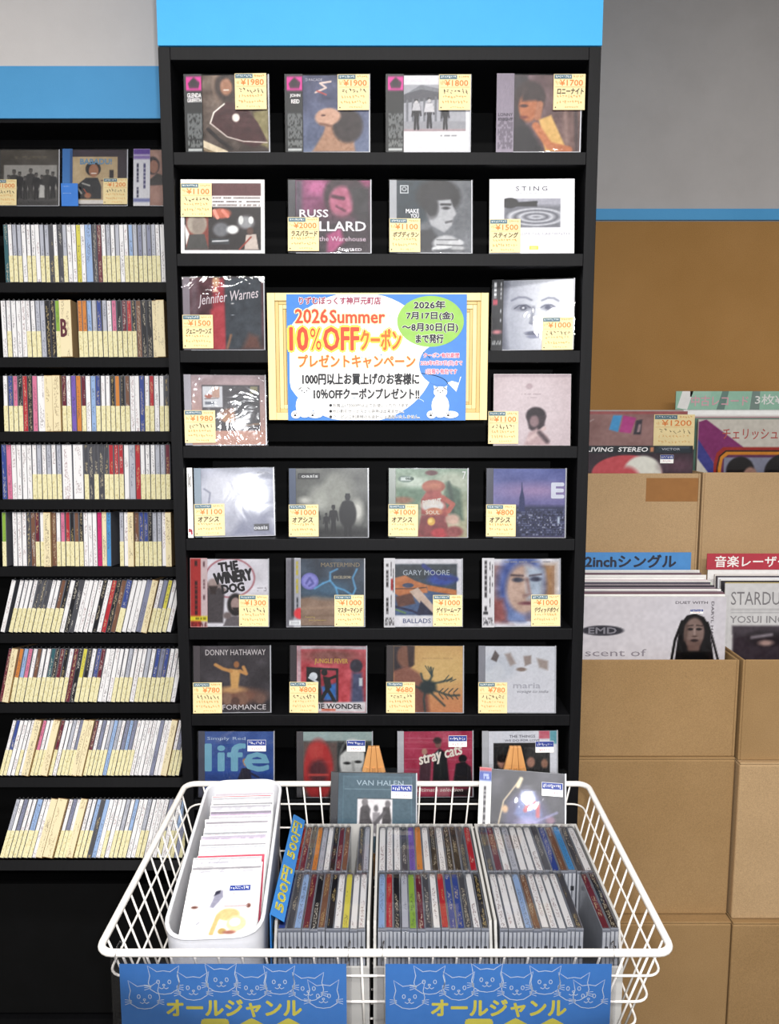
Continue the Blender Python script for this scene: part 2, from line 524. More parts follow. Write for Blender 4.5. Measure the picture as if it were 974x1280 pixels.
# ---------------------------------------------------------------- spine shelving
LX0, LX1 = -1.42, -0.385
rack = tag(empty('spine_rack', (0, YL, 0)), 'black wall shelving packed with upright discs under the blue band', 'shelf')
MB().box(LX1 - 0.02, LX1, 0.0, 0.27, 0, 2.12, M['black']).build('side_panel', rack)
MB().box(LX0, LX0 + 0.02, 0.0, 0.27, 0, 2.12, M['black']).build('side_panel', rack)
MB().box(LX0 + 0.021, LX1 - 0.021, 0.262, 0.27, 0.01, 2.12, M['black_back']).build('back_panel', rack)
MB().box(LX0 + 0.021, LX1 - 0.021, 0.11, 0.26, 2.075, 2.114, M['black']).build('top_panel', rack)
MB().box(LX0 + 0.021, LX1 - 0.021, 0.003, 0.26, 2.1145, 2.1215, M['black']).build('top_panel', rack)
# (board z, board front y, tilt)
LROW = [(1.9415, 1.80, 0), (1.7814, 1.80, 3), (1.6196, 1.80, 3), (1.4555, 1.80, 3), (1.3022, 1.80, 3), (1.1477, 1.80, 4),
        (0.9925, 1.795, 6), (0.831, 1.78, 11), (0.672, 1.737, 20), (0.512, 1.668, 28)]
for z, yf, tl in LROW:
    b = MB().box(LX0 + 0.021, LX1 - 0.021, 0, 0.19, -0.0215, 0, M['black']).build('shelf', rack, bevel=0.0008)
    b.matrix_basis = Matrix.Translation((0, yf - YL, z)) @ Matrix.Rotation(R(-tl), 4, 'X')
MB().box(LX0 + 0.021, LX1 - 0.021, 0.005, 0.02, 0.03, 0.37, M['black_back']).build('kick_panel', rack)
MB().box(LX0 + 0.021, LX1 - 0.021, -0.006, 0.02, 0, 0.022, M['black']).build('plinth', rack)

# ================================================================ discs seen by their spines
DH, DD, DW = 0.1245, 0.142, 0.0104
_dm = {}


def disc_meshes(key, w, kind):
    """Shared meshes of a disc case seen from its spine: case, spine insert, price strip, film tips."""
    k = (key, round(w, 5), kind)
    if k not in _dm:
        h = w / 2 * 0.985
        thick = key == 'c' or kind == 'box'
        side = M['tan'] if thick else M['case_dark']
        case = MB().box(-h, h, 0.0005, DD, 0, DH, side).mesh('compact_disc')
        sw = h * (0.97 if thick else 0.88 if kind == 'full' else 0.74)
        ins = MB().box(-sw, sw, -0.0004, 0.0004, 0.001, DH - 0.001, SP2[key], skip='b').mesh('spine_insert')
        st = MB().box(-h * 0.88, h * 0.88, -0.0009, -0.0004, 0.0006, DH * 0.46, M['strip'], skip='b').mesh('price_strip')
        mb = MB()
        zz = DH + 0.0002
        mb.add([(-h * 0.75, 0.004, zz), (h * 0.75, 0.004, zz), (h * 0.2, 0.003, zz + 0.0044), (-h * 0.75, 0.03, zz), (h * 0.75, 0.03, zz)],
               [(0, 1, 2), (3, 2, 4), (0, 2, 3), (1, 4, 2)], M['tip'])
        _dm[k] = (case, ins, st, mb.mesh('film_tip'))
    return _dm[k]


ROWS = [   # (row words, board index, first pixel column, last one, sideways lean, tokens from the frame edge to the tower)
    ('top', 1, 3, 205, -1.0, 't W G G w W W w G G d W d G w w y w l1.6 d m W G W G w W L G S G S G W w'),
    ('second', 2, 0, 206, -1.0, 'w W w w w W W G g k k E cB _1.0 O O L G B G W P K M R K n k k1.2 c c1.7'),
    ('third', 3, 2, 210, 0.0, 'W B P K r k p w1.7 c1.7 c1.6 M W v o M w l B W W K O K N w w b W R w W D'),
    ('fourth', 4, 0, 212, 0.0, 'b p w w w w W G W G W G w2.2 w2.2 D d D d D R R R w g1.3 r W W W G G M'),
    ('fifth', 5, 0, 214, 0.0, 'E _1.4 w w w d n M W c1.6 n W P R K N K w w w i c a _1.9 G w c1.3 N B B K G G w c1.3'),
    ('sixth', 6, 4, 219, 13.0, 'w _0.8 W W W W D D D W W N K w k d w w w w k w r k n B1.4 w w w s1.3 c1.3 W S Y W w'),
    ('seventh', 7, 0, 222, 9.0, 'm c1.4 O L P W N W W T K M K W m k Y K W B M w w w W W G W w W G W B S B W W w'),
    ('eighth', 8, 0, 227, 9.0, 'W B w w W w c1.9 P W W c1.8 M w W G W S c1.4 c1.4 M W S W G l G W S L S W w w w w w s w w c1.6 W S W'),
    ('bottom', 9, 0, 231, 8.0, 'G W S W W L1.5 W w c1.6 c2.4 W S W c1.6 W W L d l w W w W G W L w w G W w w w S w W L s W'),
]
SPECIAL = {}
random.seed(7)
for rname, bi, u0, u1, lean, toks in ROWS:
    z, yf, tl = LROW[bi]
    yb = yf + 0.006
    zpx = 640
    def xz(u):
        # world x on the row's mid plane for pixel column u
        zz = z + 0.06; d = Vector((0, yf, zz - 1.5)); depth = d.y * _ct - d.z * _st
        return (u - 487) / F_PX * depth
    X0, X1 = xz(u0), xz(u1)
    items = []
    for tk in toks.split():
        if tk == 'cB': items.append(('c', 2.5, False, 'B')); continue
        m_ = tk[0]; wd = float(tk[1:]) if len(tk) > 1 else 1.0
        if m_ == '_': items.append((None, wd, False, '')); continue
        items.append((m_.lower(), wd, m_.isupper(), ''))
    tot = sum(i[1] for i in items); unit = (X1 - X0) / tot
    x = X0 - 0.06 * math.tan(R(lean)); n_after = sum(1 for i in items if i[0])
    cnt = n_after
    for key, wd, tg, spc in items:
        wv = wd * unit
        if key is None:
            x += wv; continue
        kind = 'full' if not tg else 'tag'
        if wd > 1.25 and key == 'c': kind = 'box'
        # thickness across a leaning row
        wq = round(wv * math.cos(R(lean)) * 0.975, 4)
        case, ins, st, tip = disc_meshes(key, wq, kind)
        cword = PAL[key][1]
        o = link('compact_disc', case)
        link('spine_insert', ins, o)
        if tg: link('price_strip', st, o)
        if kind != 'box': link('film_tip', tip, o)
        fwd = -0.0075 if kind == 'box' else random.uniform(-0.0012, 0.0012)
        jz = random.uniform(0, 0.0006)
        o.matrix_basis = (Matrix.Translation((x + wv / 2, yb, z)) @ Matrix.Rotation(R(-tl), 4, 'X') @ Matrix.Translation((0, fwd, 0.0006 + jz + abs(math.sin(R(lean))) * wq / 2))
                          @ Matrix.Rotation(R(lean + random.uniform(-0.25, 0.25) * (0.2 if lean > 5 else 1)), 4, 'Y'))
        what = 'thick ' + cword + ' disc' if wd > 1.25 else cword + ' disc spine'
        what += ' with price strip' if tg else (' in full print' if wd <= 1.25 else '')
        n = cnt; cnt -= 1
        where = 'nearest the tall unit' if n == 1 else word_ord(n) + ' from the tall unit'
        tag(o, f'{what}, {where} on {rname} spine shelf', 'disc', f'upright discs on the {rname} spine shelf')
        if spc:
            mb = MB(); letter(mb, 'B', -0.010, 0.002, 0.045, 0.082, -0.0009, flat('5a2430', 0.5), 0.03); mb.build('lettering', o)
            o['label'] = 'thick cream boxed disc with one large dark letter on second spine shelf'
        x += wv

# ================================================================ discs facing the customer
CW, CH, CD = 0.142, 0.1245, 0.0104
TAGS = {}
TAG_MAT = flat('dfcb98', 0.5, 0.35, 'pale_yellow_price_card')
ORANGE = flat('d0783a', 0.6, 0.3, 'orange_print'); INK = flat('2b2620', 0.6, 0.3, 'black_pen'); TEAL = flat('56707a', 0.5, 0.3, 'grey_teal_print')
NAVY = flat('2e3f86', 0.5, 0.3, 'navy_print'); WHITE = flat('f2f0ec', 0.5, 0.35, 'white_print'); PALEO = flat('d09a58', 0.6, 0.3, 'pale_orange_print')
BLACKP = flat('16151a', 0.5, 0.35, 'black_print')


def scribble(mb, x0, x1, z0, z1, y, m, rng, n=7, w=0.0009):
    """A run of short pen strokes."""
    cw = (x1 - x0) / n
    for i in range(n):
        a = x0 + i * cw
        for k in range(2):
            p = (a + cw * rng.uniform(0.05, 0.5), z0 + (z1 - z0) * rng.uniform(0.3, 1)); q = (a + cw * rng.uniform(0.4, 0.9), z0 + (z1 - z0) * rng.uniform(0, 0.8))
            ribbon(mb, [p, q], w, y, m)


def price_tag(parent, x, z, y, price, name=None, w=0.0525, h=0.0565, seed=0):
    rng = random.Random(seed)
    o = MB().box(0, w, -0.0004, 0, 0, h, TAG_MAT).build('price_tag', parent)
    o.location = (x, y, z)
    mb = MB(); yy = -0.0007
    mb.quad(w * 0.02, w * 0.57, h * 0.865, h * 0.985, yy, TEAL)
    scribble(mb, w * 0.06, w * 0.54, h * 0.895, h * 0.96, yy - 0.0002, WHITE, rng, 8, 0.0007)
    scribble(mb, w * 0.62, w * 0.95, h * 0.90, h * 0.96, yy, PALEO, rng, 5, 0.0012)
    letter(mb, price, w * (0.92 - 0.145 * len(price)), w * 0.92, h * 0.675, h * 0.84, yy, ORANGE, 0.02)
    scribble(mb, w * 0.05, w * 0.20, h * 0.70, h * 0.83, yy, PALEO, rng, 3, 0.0008)
    mb.quad(w * 0.04, w * 0.97, h * 0.635, h * 0.643, yy, PALEO)
    if name: letter(mb, name, w * 0.12, w * min(0.95, 0.32 + 0.12 * len(name)), h * 0.44, h * 0.60, yy, INK, 0.03, 0.1)
    else: scribble(mb, w * 0.12, w * 0.92, h * 0.44, h * 0.60, yy, INK, rng, 7, 0.0010)
    scribble(mb, w * 0.10, w * 0.88, h * 0.33, h * 0.42, yy, PALEO, rng, 9, 0.0011)
    scribble(mb, w * 0.10, w * 0.92, h * 0.17, h * 0.27, yy, PALEO, rng, 10, 0.0011)
    scribble(mb, w * 0.35, w * 0.80, h * 0.05, h * 0.11, yy, PALEO, rng, 6, 0.0007)
    mb.poly(oval(w * 0.07, h * 0.07, 0.0011, 0.0011, 8), yy, INK)
    mb.build('lettering', o)
    return o


def blue_sticker(parent, x, z, y, w=0.034, h=0.021, seed=0):
    rng = random.Random(seed)
    o = MB().box(0, w, -0.0004, 0, 0, h, WHITE).build('price_sticker', parent); o.location = (x, y, z)
    mb = MB(); mb.quad(0.0004, w - 0.0004, h * 0.50, h * 0.98, -0.0007, NAVY)
    scribble(mb, w * 0.06, w * 0.92, h * 0.58, h * 0.90, -0.0009, WHITE, rng, 9, 0.0008)
    scribble(mb, w * 0.2, w * 0.8, h * 0.12, h * 0.38, -0.0007, flat('c06070', 0.6), rng, 5, 0.0007)
    mb.build('lettering', o); return o


_case = {}


def face_disc(label, cover, loc, lean=6.0, yaw=0.0, obi=None, tags=(), text=(), film='film', card=False, group=None, seed=1, w=CW, h=CH, hinge='2a2b30', sticker=None, cat='disc'):
    k = (w, h, card)
    if k not in _case:
        mb = MB()
        if card: mb.box(-w / 2, w / 2, 0.0012, 0.006, 0, h, M['paper'])
        else: mb.box(-w / 2, w / 2, 0.0, CD, 0, h, M['clear'])
        _case[k] = mb.mesh('display_disc')
    o = link('display_disc', _case[k])
    tag(o, label, cat, group)
    if card:
        link('cover', art_mesh('cover', w - 0.0006, h - 0.0006, cover, 110, seed=seed, y=0.0008, x0=-w / 2 + 0.0003, z0=0.0003), o)
    else:
        MB().box(-w / 2 + 0.0006, w / 2 - 0.0006, 0.0065, CD - 0.0004, 0.0006, h - 0.0006, M['tray']).build('tray', o)
        MB().box(-w / 2 + 0.0006, -w / 2 + 0.0125, 0.0016, 0.006, 0.0008, h - 0.0008, flat(hinge, 0.3, 0.5)).build('hinge_strip', o)
        rim = MB()
        rim.box(w / 2 - 0.0022, w / 2 - 0.0002, 0.0008, CD - 0.001, 0.0004, h - 0.0004, M['case_side']).box(-w / 2 + 0.013, w / 2 - 0.0024, 0.0008, CD - 0.001, 0.0002, 0.0012, M['case_side'])
        rim.build('case_edge', o)
        link('cover', art_mesh('cover', w - 0.0152, h - 0.003, cover, 108, seed=seed, y=0.0014, x0=-w / 2 + 0.0128, z0=0.0015), o)
    if obi:
        ow, ops = obi
        link('obi_strip', art_mesh('obi_strip', ow, h + 0.0004, ops, 30, 90, seed=seed + 5, y=-0.0005, x0=-w / 2 - 0.0002, z0=0.0), o)
    if text:
        mb = MB()
        for t in text:
            s_, x0, y0, x1, y1, hx = t[:6]; kw = t[6] if len(t) > 6 else {}
            yy = kw.pop('y', None) if 'y' in kw else (-0.0008 if (obi and x1 < 0.24) or 'over' in kw else 0.0006)
            kw.pop('over', None)
            letter(mb, s_, (x0 - 0.5) * w, (x1 - 0.5) * w, (1 - y1) * h, (1 - y0) * h, yy, flat(hx, 0.5, 0.3), **kw)
        mb.build('lettering', o)
    if film:
        fm = MB().add([(-w / 2 - 0.0015, -0.0006, -0.0002), (w / 2 + 0.0015, -0.0006, -0.0002), (w / 2 + 0.0015, -0.0006, h), (-w / 2 - 0.0015, -0.0006, h),
                       (w / 2 - 0.002, 0.004, h + 0.0075), (-w / 2 + 0.002, 0.004, h + 0.0075)], [(0, 1, 2, 3), (3, 2, 4, 5)], M[film])
        fm = MB() if fm is None else fm
        q = MB(); q.add([(-w / 2 - 0.0015, -0.0012, 0.0002), (w / 2 + 0.0015, -0.0012, 0.0002), (w / 2 + 0.0015, -0.0012, h), (-w / 2 - 0.0015, -0.0012, h),
                         (w / 2 - 0.002, 0.004, h + 0.0075), (-w / 2 + 0.002, 0.004, h + 0.0075)], [(0, 1, 2, 3), (3, 2, 4, 5)], M[film])
        q.build('clear_sleeve', o)
    for i, (tx, ty, price, nm) in enumerate(tags):
        price_tag(o, (tx - 0.5) * w, (1 - ty) * h - 0.0565, -0.0016, price, nm, seed=seed * 7 + i)
    if sticker:
        blue_sticker(o, (sticker[0] - 0.5) * w, (1 - sticker[1]) * h - 0.021, -0.0016, seed=seed)
    o.matrix_basis = Matrix.Translation(loc) @ Matrix.Rotation(R(yaw), 4, 'Z') @ Matrix.Rotation(R(-lean), 4, 'X')
    return o


def portrait(cx, cy, s, skin, hair, dark, turn=0.0):
    """A plain generic head: hair, face, eyes, nose and mouth."""
    return [('E', cx, cy - 0.12 * s, 0.62 * s, 0.72 * s, hair, 0.03 * s), ('E', cx + turn * s, cy, 0.44 * s, 0.62 * s, skin, 0.04 * s),
            ('E', cx + (turn * 1.3 - 0.17) * s, cy - 0.08 * s, 0.09 * s, 0.04 * s, dark, 0.02 * s), ('E', cx + (turn * 1.3 + 0.17) * s, cy - 0.08 * s, 0.09 * s, 0.04 * s, dark, 0.02 * s),
            ('L', [(cx + turn * 1.5 * s, cy - 0.05 * s), (cx + (turn * 1.6 + 0.03) * s, cy + 0.16 * s)], 0.03 * s, dark, 0.05 * s),
            ('E', cx + turn * 1.4 * s, cy + 0.31 * s, 0.13 * s, 0.04 * s, dark, 0.03 * s)]


def figure(x, y, h, body, skin):
    """A small standing person."""
    return [('L', [(x - .05 * h, y), (x - .03 * h, y - .45 * h)], .075 * h, body), ('L', [(x + .06 * h, y), (x + .03 * h, y - .45 * h)], .075 * h, body), ('L', [(x - .14 * h, y - .42 * h), (x - .11 * h, y - .74 * h)], .05 * h, body), ('L', [(x + .15 * h, y - .44 * h), (x + .11 * h, y - .74 * h)], .05 * h, body),
            ('P', [(x - .085 * h, y - .42 * h), (x - .125 * h, y - .78 * h), (x, y - .82 * h), (x + .125 * h, y - .78 * h), (x + .085 * h, y - .42 * h)], body),
            ('E', x, y - .895 * h, .06 * h, .085 * h, skin), ('P', [(x - .06 * h, y - .90 * h), (x - .05 * h, y - .98 * h), (x + .05 * h, y - .98 * h), (x + .06 * h, y - .90 * h), (x, y - .95 * h)], body)]


def pink_obi(white=True):
    return (0.030, [('G', '1c1b20', '17171a'), ('Rr', .12, .03, .97, .21, 'c02a86'), ('P', [(.22, .12), (.55, .04), (.88, .11), (.80, .18), (.3, .18)], '3a1030'), ('E', .52, .11, .15, .04, '1a0a18'),
                    ('marks', .15, .50, .95, .82, '8a8a8c', 14, .75), ('marks', .15, .84, .95, .93, '9a9a9a', 4, .7), ('Rr', .15, .95, .92, .975, 'e6e6e6')])


def vert_obi(bg, ink, w=0.024, extra=()):
    return (w, [('G', bg, bg), ('marks', .12, .04, .50, .80, ink, 1, .78, True), ('marks', .58, .06, .72, .7, ink, 1, .7, True), ('marks', .78, .1, .92, .6, ink, 1, .6, True),
                ('marks', .1, .86, .9, .97, ink, 4, .6)] + list(extra))


g8 = 'discs facing out on the tall unit'
TOWER = []   # (row, centre pixel column, kwargs)
def T(row, u, label, cover, **kw): TOWER.append((row, u, label, cover, kw))


# --- first row
T(0, 285, 'boxed disc with brown guitar picture and pink-topped black strip, top row of tall unit',
  [('G', '6b5546', '4c3d34'), ('Nz', .10, 9), ('E', .34, .12, .07, .2, '8d7462', .05), ('E', .46, .15, .16, .19, '3c2a22', .05), ('E', .45, .15, .08, .11, 'a8785c', .03), ('L', [(.42, .19), (.48, .19)], .015, 'e8d8c8'),
   ('P', [(.80, .48), (1, .44), (1, .95), (.86, .9)], '8b7e55', .04), ('P', [(.22, .62), (.30, .45), (.46, .34), (.66, .36), (.86, .62), (.98, .86), (.8, .95), (.46, .80)], '4a2624', .02),
   ('L', [(.23, .62), (.28, .48), (.42, .37)], .02, 'e6dcd0'), ('L', [(.23, .62), (.45, .80), (.66, .86), (.98, .88)], .014, 'd8c8bc'), ('E', .57, .55, .05, .055, 'e8ddd0', .02),
   ('L', [(.2, .70), (.34, .84), (.5, .96)], .05, '2a1a16'), ('L', [(.02, .84), (.42, 1.02)], .085, 'd6c3a4'), ('L', [(.02, .92), (.3, 1.02)], .03, '8a7458'), ('Nz', .05, 26)],
  obi=pink_obi(), tags=[(.60, 0, '¥1980', None)], text=[('GLENDA', .035, .24, .20, .295, 'ece8e8', dict(bold=.03)), ('GRIFFITH', .035, .305, .20, .355, 'ece8e8', dict(bold=.03))])
T(0, 410, 'disc with dusky blue cover of head thrown back, second on the top row',
  [('G', '474a68', '68718c'), ('Nz', .08, 7), ('P', [(.25, 1), (.42, .72), (.62, .72), (.8, .85), (.82, 1)], 'a8826c', .04), ('L', [(.48, .75), (.50, .62)], .14, 'a8806a', .03),
   ('E', .72, .66, .20, .22, '3a3032', .05), ('E', .46, .54, .17, .115, 'c29a86', .03, -8), ('P', [(.30, .54), (.35, .46), (.40, .53)], 'bd9480', .02), ('E', .4, .52, .03, .012, '5a3a34'), ('L', [(.36, .63), (.5, .66)], .03, '7a5548', .03),
   ('L', [(.30, .22), (.44, .16), (.36, .1), (.5, .08)], .025, 'd9c4bc'), ('L', [(.32, .2), (.44, .25)], .018, 'b04a44'), ('Nz', .04, 30)],
  obi=pink_obi(), tags=[(.62, .01, '¥1900', None)], text=[('JOHN', .06, .25, .18, .30, 'ece8e8', dict(bold=.03)), ('REID', .075, .32, .17, .37, 'ece8e8', dict(bold=.03)), ('Ɔ FACADE', .24, .05, .44, .085, 'c9c6d0')])
T(0, 535.5, 'white disc with black and white temple photograph and pink-topped strip, top row of tall unit',
  [('G', 'ebe9ec', 'f0eeee'), ('Rr', .13, .12, .95, .73, 'b9b9bf'), ('P', [(.13, .25), (.33, .16), (.72, .24), (.72, .3), (.13, .36)], '6c6c72'), ('P', [(.16, .24), (.36, .12), (.74, .2), (.72, .24), (.36, .18)], '8f9096')]
  + [('L', [(.18 + i * .075, .33 - i * .008), (.18 + i * .075, .62)], .03, '85868c') for i in range(8)] + [('Rr', .13, .60, .95, .70, 'a9a9ae'), ('Rr', .13, .70, .95, .73, 'b8a5a8')]
  + figure(.30, .70, .40, '2c2b30', 'd8d4d4') + figure(.47, .68, .40, '33323a', 'd8d4d4') + figure(.68, .70, .34, '2c2b30', '8a8688') + [('P', [(.42, .36), (.52, .36), (.54, .48), (.40, .48)], 'dcdadc'), ('P', [(.26, .36), (.34, .36), (.36, .46), (.24, .46)], 'cfcdd0'), ('marks', .62, .78, .85, .80, '6a6a70', 1, .8)],
  obi=pink_obi(), tags=[(.62, .01, '¥1800', None)])
T(0, 673, 'disc with grey-violet strip and amber-lit person resting chin on hand, last of top row',
  [('G', '6a5058', '6b4a40', False), ('Nz', .08, 6), ('L', [(.92, 0), (.97, 1)], .05, '4a3432', .04), ('L', [(.80, .4), (.84, 1)], .05, '8a6a60', .05), ('P', [(.0, 0), (.30, 0), (.34, .4), (.22, 1), (0, 1)], '372a2c', .05),
   ('E', .34, .30, .2, .23, '3a2420', .05), ('E', .32, .42, .13, .19, 'b26a40', .04), ('E', .26, .40, .05, .02, '4a2418', .02), ('E', .26, .55, .05, .02, '7a3420', .02), ('P', [(.22, .2), (.50, .18), (.52, .32), (.24, .34)], '3a2420', .05),
   ('L', [(.44, .55), (.47, .38)], .09, 'a86a48', .03), ('P', [(.46, .58), (.62, .52), (.80, .9), (.82, 1), (.55, 1)], 'd6a860', .03), ('L', [(.42, .66), (.60, .92), (.86, .98)], .1, 'bc7044', .03), ('P', [(.0, 1), (.1, .7), (.32, .66), (.5, .95), (.5, 1)], '241a1c', .05), ('Nz', .04, 28)],
  obi=(0.029, [('G', '85798a', '958a9a'), ('marks', .1, .56, .95, .96, '5a5060', 14, .65)]), tags=[(.66, .01, '¥1700', 'ロニーナイト')], text=[('LONNY', .02, .50, .19, .54, '3a3440', dict(bold=.02)), ('KNIGHT', .02, .56, .19, .60, '3a3440', dict(bold=.02))])
# --- second row
T(1, 278.5, 'white-bordered card sleeve with maroon band and performer photographs, second row of tall unit',
  [('G', 'e9e4e2', 'ece8e6'), ('Rr', .04, .05, .96, .96, '2a2022'), ('Rr', .04, .05, .96, .23, '5e3436'), ('Rr', .04, .22, .96, .37, 'e6e0de'), ('marks', .38, .23, .95, .27, '5a4a48', 1, .85), ('marks', .38, .28, .95, .32, '4a3a38', 1, .85), ('marks', .38, .33, .95, .365, '5a4a48', 1, .85),
   ('Rr', .06, .40, .33, .95, '7c3a30'), ('E', .19, .60, .12, .15, 'a09488', .03), ('E', .21, .62, .08, .13, '8a7c72', .03), ('P', [(.06, .95), (.1, .75), (.28, .74), (.33, .95)], '4a4644'), ('P', [(.04, .6), (.1, .74), (.06, .9)], 'd8d0cc'),
   ('E', .48, .46, .12, .07, 'b0604a', .03), ('L', [(.4, .42), (.44, .52)], .04, 'd89080'), ('L', [(.5, .42), (.56, .5)], .04, 'd08070'), ('E', .48, .68, .1, .1, '6a686c', .04), ('E', .62, .68, .07, .06, 'd8d6d4', .03), ('Rr', .36, .80, .58, .88, '3a3a3e'), ('L', [(.38, .84), (.56, .83)], .02, 'b8b6b8'),
   ('E', .78, .58, .1, .09, '8a888a', .05), ('E', .72, .55, .03, .06, 'c8c6c4'), ('E', .84, .55, .03, .05, 'd8d6d4'), ('P', [(.76, .95), (.78, .75), (.9, .74), (.93, .95)], 'b8a8a0'), ('E', .83, .70, .04, .05, '5a4038'), ('L', [(.7, .95), (.84, .78)], .02, '8a3a30'), ('marks', .1, .955, .9, .965, '8a8080', 1, .5)],
  card=True, tags=[(.005, .06, '¥1100', None)])
T(1, 412.5, 'disc with magenta and dark portrait cover in wide white lettering, second row of tall unit',
  [('G', '8a3a62', '33242e'), ('Nz', .10, 6), ('Rr', 0, 0, .1, 1, '5a4a58', .05), ('P', [(.1, .0), (.44, 0), (.4, .3), (.2, .55), (.1, .5)], '7c3c60', .1), ('E', .28, .1, .12, .1, 'b05a86', .1), ('E', .66, .22, .28, .30, '3a222c', .06), ('E', .62, .30, .17, .22, 'a85a74', .05),
   ('L', [(.50, .22), (.64, .25)], .05, '4a1c30', .03), ('L', [(.55, .36), (.66, .42)], .03, '5a2038', .03), ('P', [(.72, .1), (1, .1), (1, .7), (.82, .6)], '30262c', .08), ('P', [(.0, .5), (1, .55), (1, 1), (0, 1)], '38262f', .25), ('P', [(.42, .75), (.6, .65), (.66, .85), (.5, 1), (.42, 1)], 'a04470', .06), ('Nz', .05, 24)],
  tags=[(.0, .52, '¥2000', 'ラスバラード')], text=[('RUSS', .14, .41, .48, .51, 'f2eef0', dict(bold=.025)), ('BALLARD', .14, .57, .93, .695, 'f2eef0', dict(bold=.025)), ('From the Warehouse', .16, .77, .93, .835, 'e0c8d4'), ('REWIRED', .60, .93, .88, .965, 'f0e8ec', dict(bold=.02))])
T(1, 539, 'grey disc with monochrome profile above clasped hands, third on second row of tall unit',
  [('G', '5f6368', '6c7075'), ('Nz', .06, 6), ('P', [(.0, 0), (.42, 0), (.40, .55), (.1, .7), (0, .7)], '2c3a42', .06), ('E', .56, .22, .30, .24, '2a2b2e', .06), ('P', [(.44, .28), (.72, .26), (.76, .36), (.80, .46), (.76, .52), (.74, .62), (.64, .72), (.46, .62), (.40, .45)], 'a9abae', .03),
   ('E', .66, .38, .05, .02, '2c2c30', .02), ('L', [(.60, .33), (.72, .33)], .03, '2f3034', .02), ('L', [(.66, .58), (.74, .56)], .03, '5a5a5e', .02), ('E', .47, .36, .09, .16, '2e2f33', .05), ('P', [(.2, 1), (.3, .7), (.46, .66), (.56, .8), (.5, 1)], '3a3c40', .05),
   ('E', .64, .85, .16, .09, 'b6b8ba', .03, -10), ('E', .80, .86, .10, .05, 'c6c8ca', .02), ('E', .82, .94, .09, .045, 'b0b2b4', .02), ('L', [(.5, .95), (.72, .90)], .06, 'cfd1d2', .03), ('L', [(.54, .82), (.82, .82)], .012, '4a4c50', .02), ('L', [(.54, .89), (.88, .9)], .012, '44464a', .02), ('L', [(.5, .97), (.9, .97)], .02, '505256', .03), ('Nz', .03, 30)],
  tags=[(.0, .535, '¥1100', 'ボブディラン')], hinge='9fa2a6', text=[('MAKE', .20, .40, .355, .455, 'f0f0f2', dict(bold=.03)), ('YOU', .255, .465, .355, .52, 'f0f0f2', dict(bold=.03)), ('□', .13, .08, .23, .19, 'd8dcde'), ('◎', .15, .10, .21, .16, 'd8dcde')])
T(1, 665, 'white card sleeve with grey rippling water photograph, last of second row of tall unit',
  [('G', 'e6e4ea', 'efeef2'), ('Rr', .17, .26, .84, .66, '9c9ca6'), ('G2',) if False else ('Rr', .17, .36, .84, .66, '6f7078', .06), ('E', .24, .32, .10, .07, '25262c', .015), ('Rr', .17, .31, .56, .37, '2c2d33', .02), ('L', [(.34, .33), (.55, .31)], .03, '26272c', .02)]
  + [('E', .55, .51, .34 - i * .06, .12 - i * .022, ['b6b7be', '64656e'][i % 2], .02) for i in range(6)] + [('Rr', .84, .2, 1, .7, 'e9e8ec'), ('Rr', 0, .2, .17, .7, 'e9e8ec'), ('Rr', .17, .655, .84, .70, 'ecebef'), ('Rr', .47, .90, .58, .955, 'd9c24c'), ('Rr', .49, .915, .56, .94, 'e8dc90'), ('marks', .34, .185, .67, .2, '8a8890', 1, .7), ('marks', .6, .77, .9, .78, 'c0bec6', 1, .6)],
  card=True, film=None, w=0.144, h=0.126, tags=[(.0, .545, '¥1500', 'スティング')], text=[('STING', .31, .10, .68, .16, '4a4a54', dict(space=1.5, bold=.015)), ('SONGS FROM THE LABYRINTH', .10, .72, .94, .755, '8a8892', dict(bold=.015))])
# --- third row
T(2, 280.5, 'disc with dark red figure beside slate panel and handwritten title, third row of tall unit',
  [('G', '5a2a34', '4a2630'), ('Nz', .08, 7), ('Rr', .0, 0, .12, 1, '6a5058', .1), ('P', [(.32, .05), (.46, .0), (.5, 1), (.28, 1)], 'a03440', .05), ('P', [(.28, .45), (.46, .4), (.48, 1), (.3, 1)], 'b03c46', .05), ('Rr', .48, 0, .97, 1, '3c3d46', .03), ('Nz', .05, 14), ('E', .36, .06, .05, .08, 'c09070', .03), ('P', [(.31, .2), (.35, .13), (.40, .2)], 'e0c8b0', .02), ('P', [(.72, .95), (.8, .78), (.92, .82), (.97, 1), (.7, 1)], '6a4038', .08), ('L', [(.50, .98), (.55, .8)], .03, '9a6a50', .03), ('E', .58, .36, .02, .008, 'd8d0d0'), ('E', .58, .52, .02, .006, 'a8a8b0')],
  tags=[(.0, .52, '¥1500', 'ジェニーワーンズ')], hinge='8a8088', text=[('Jennifer Warnes', .18, .20, .93, .38, 'e8dce0', dict(shear=.35, rot=7))])
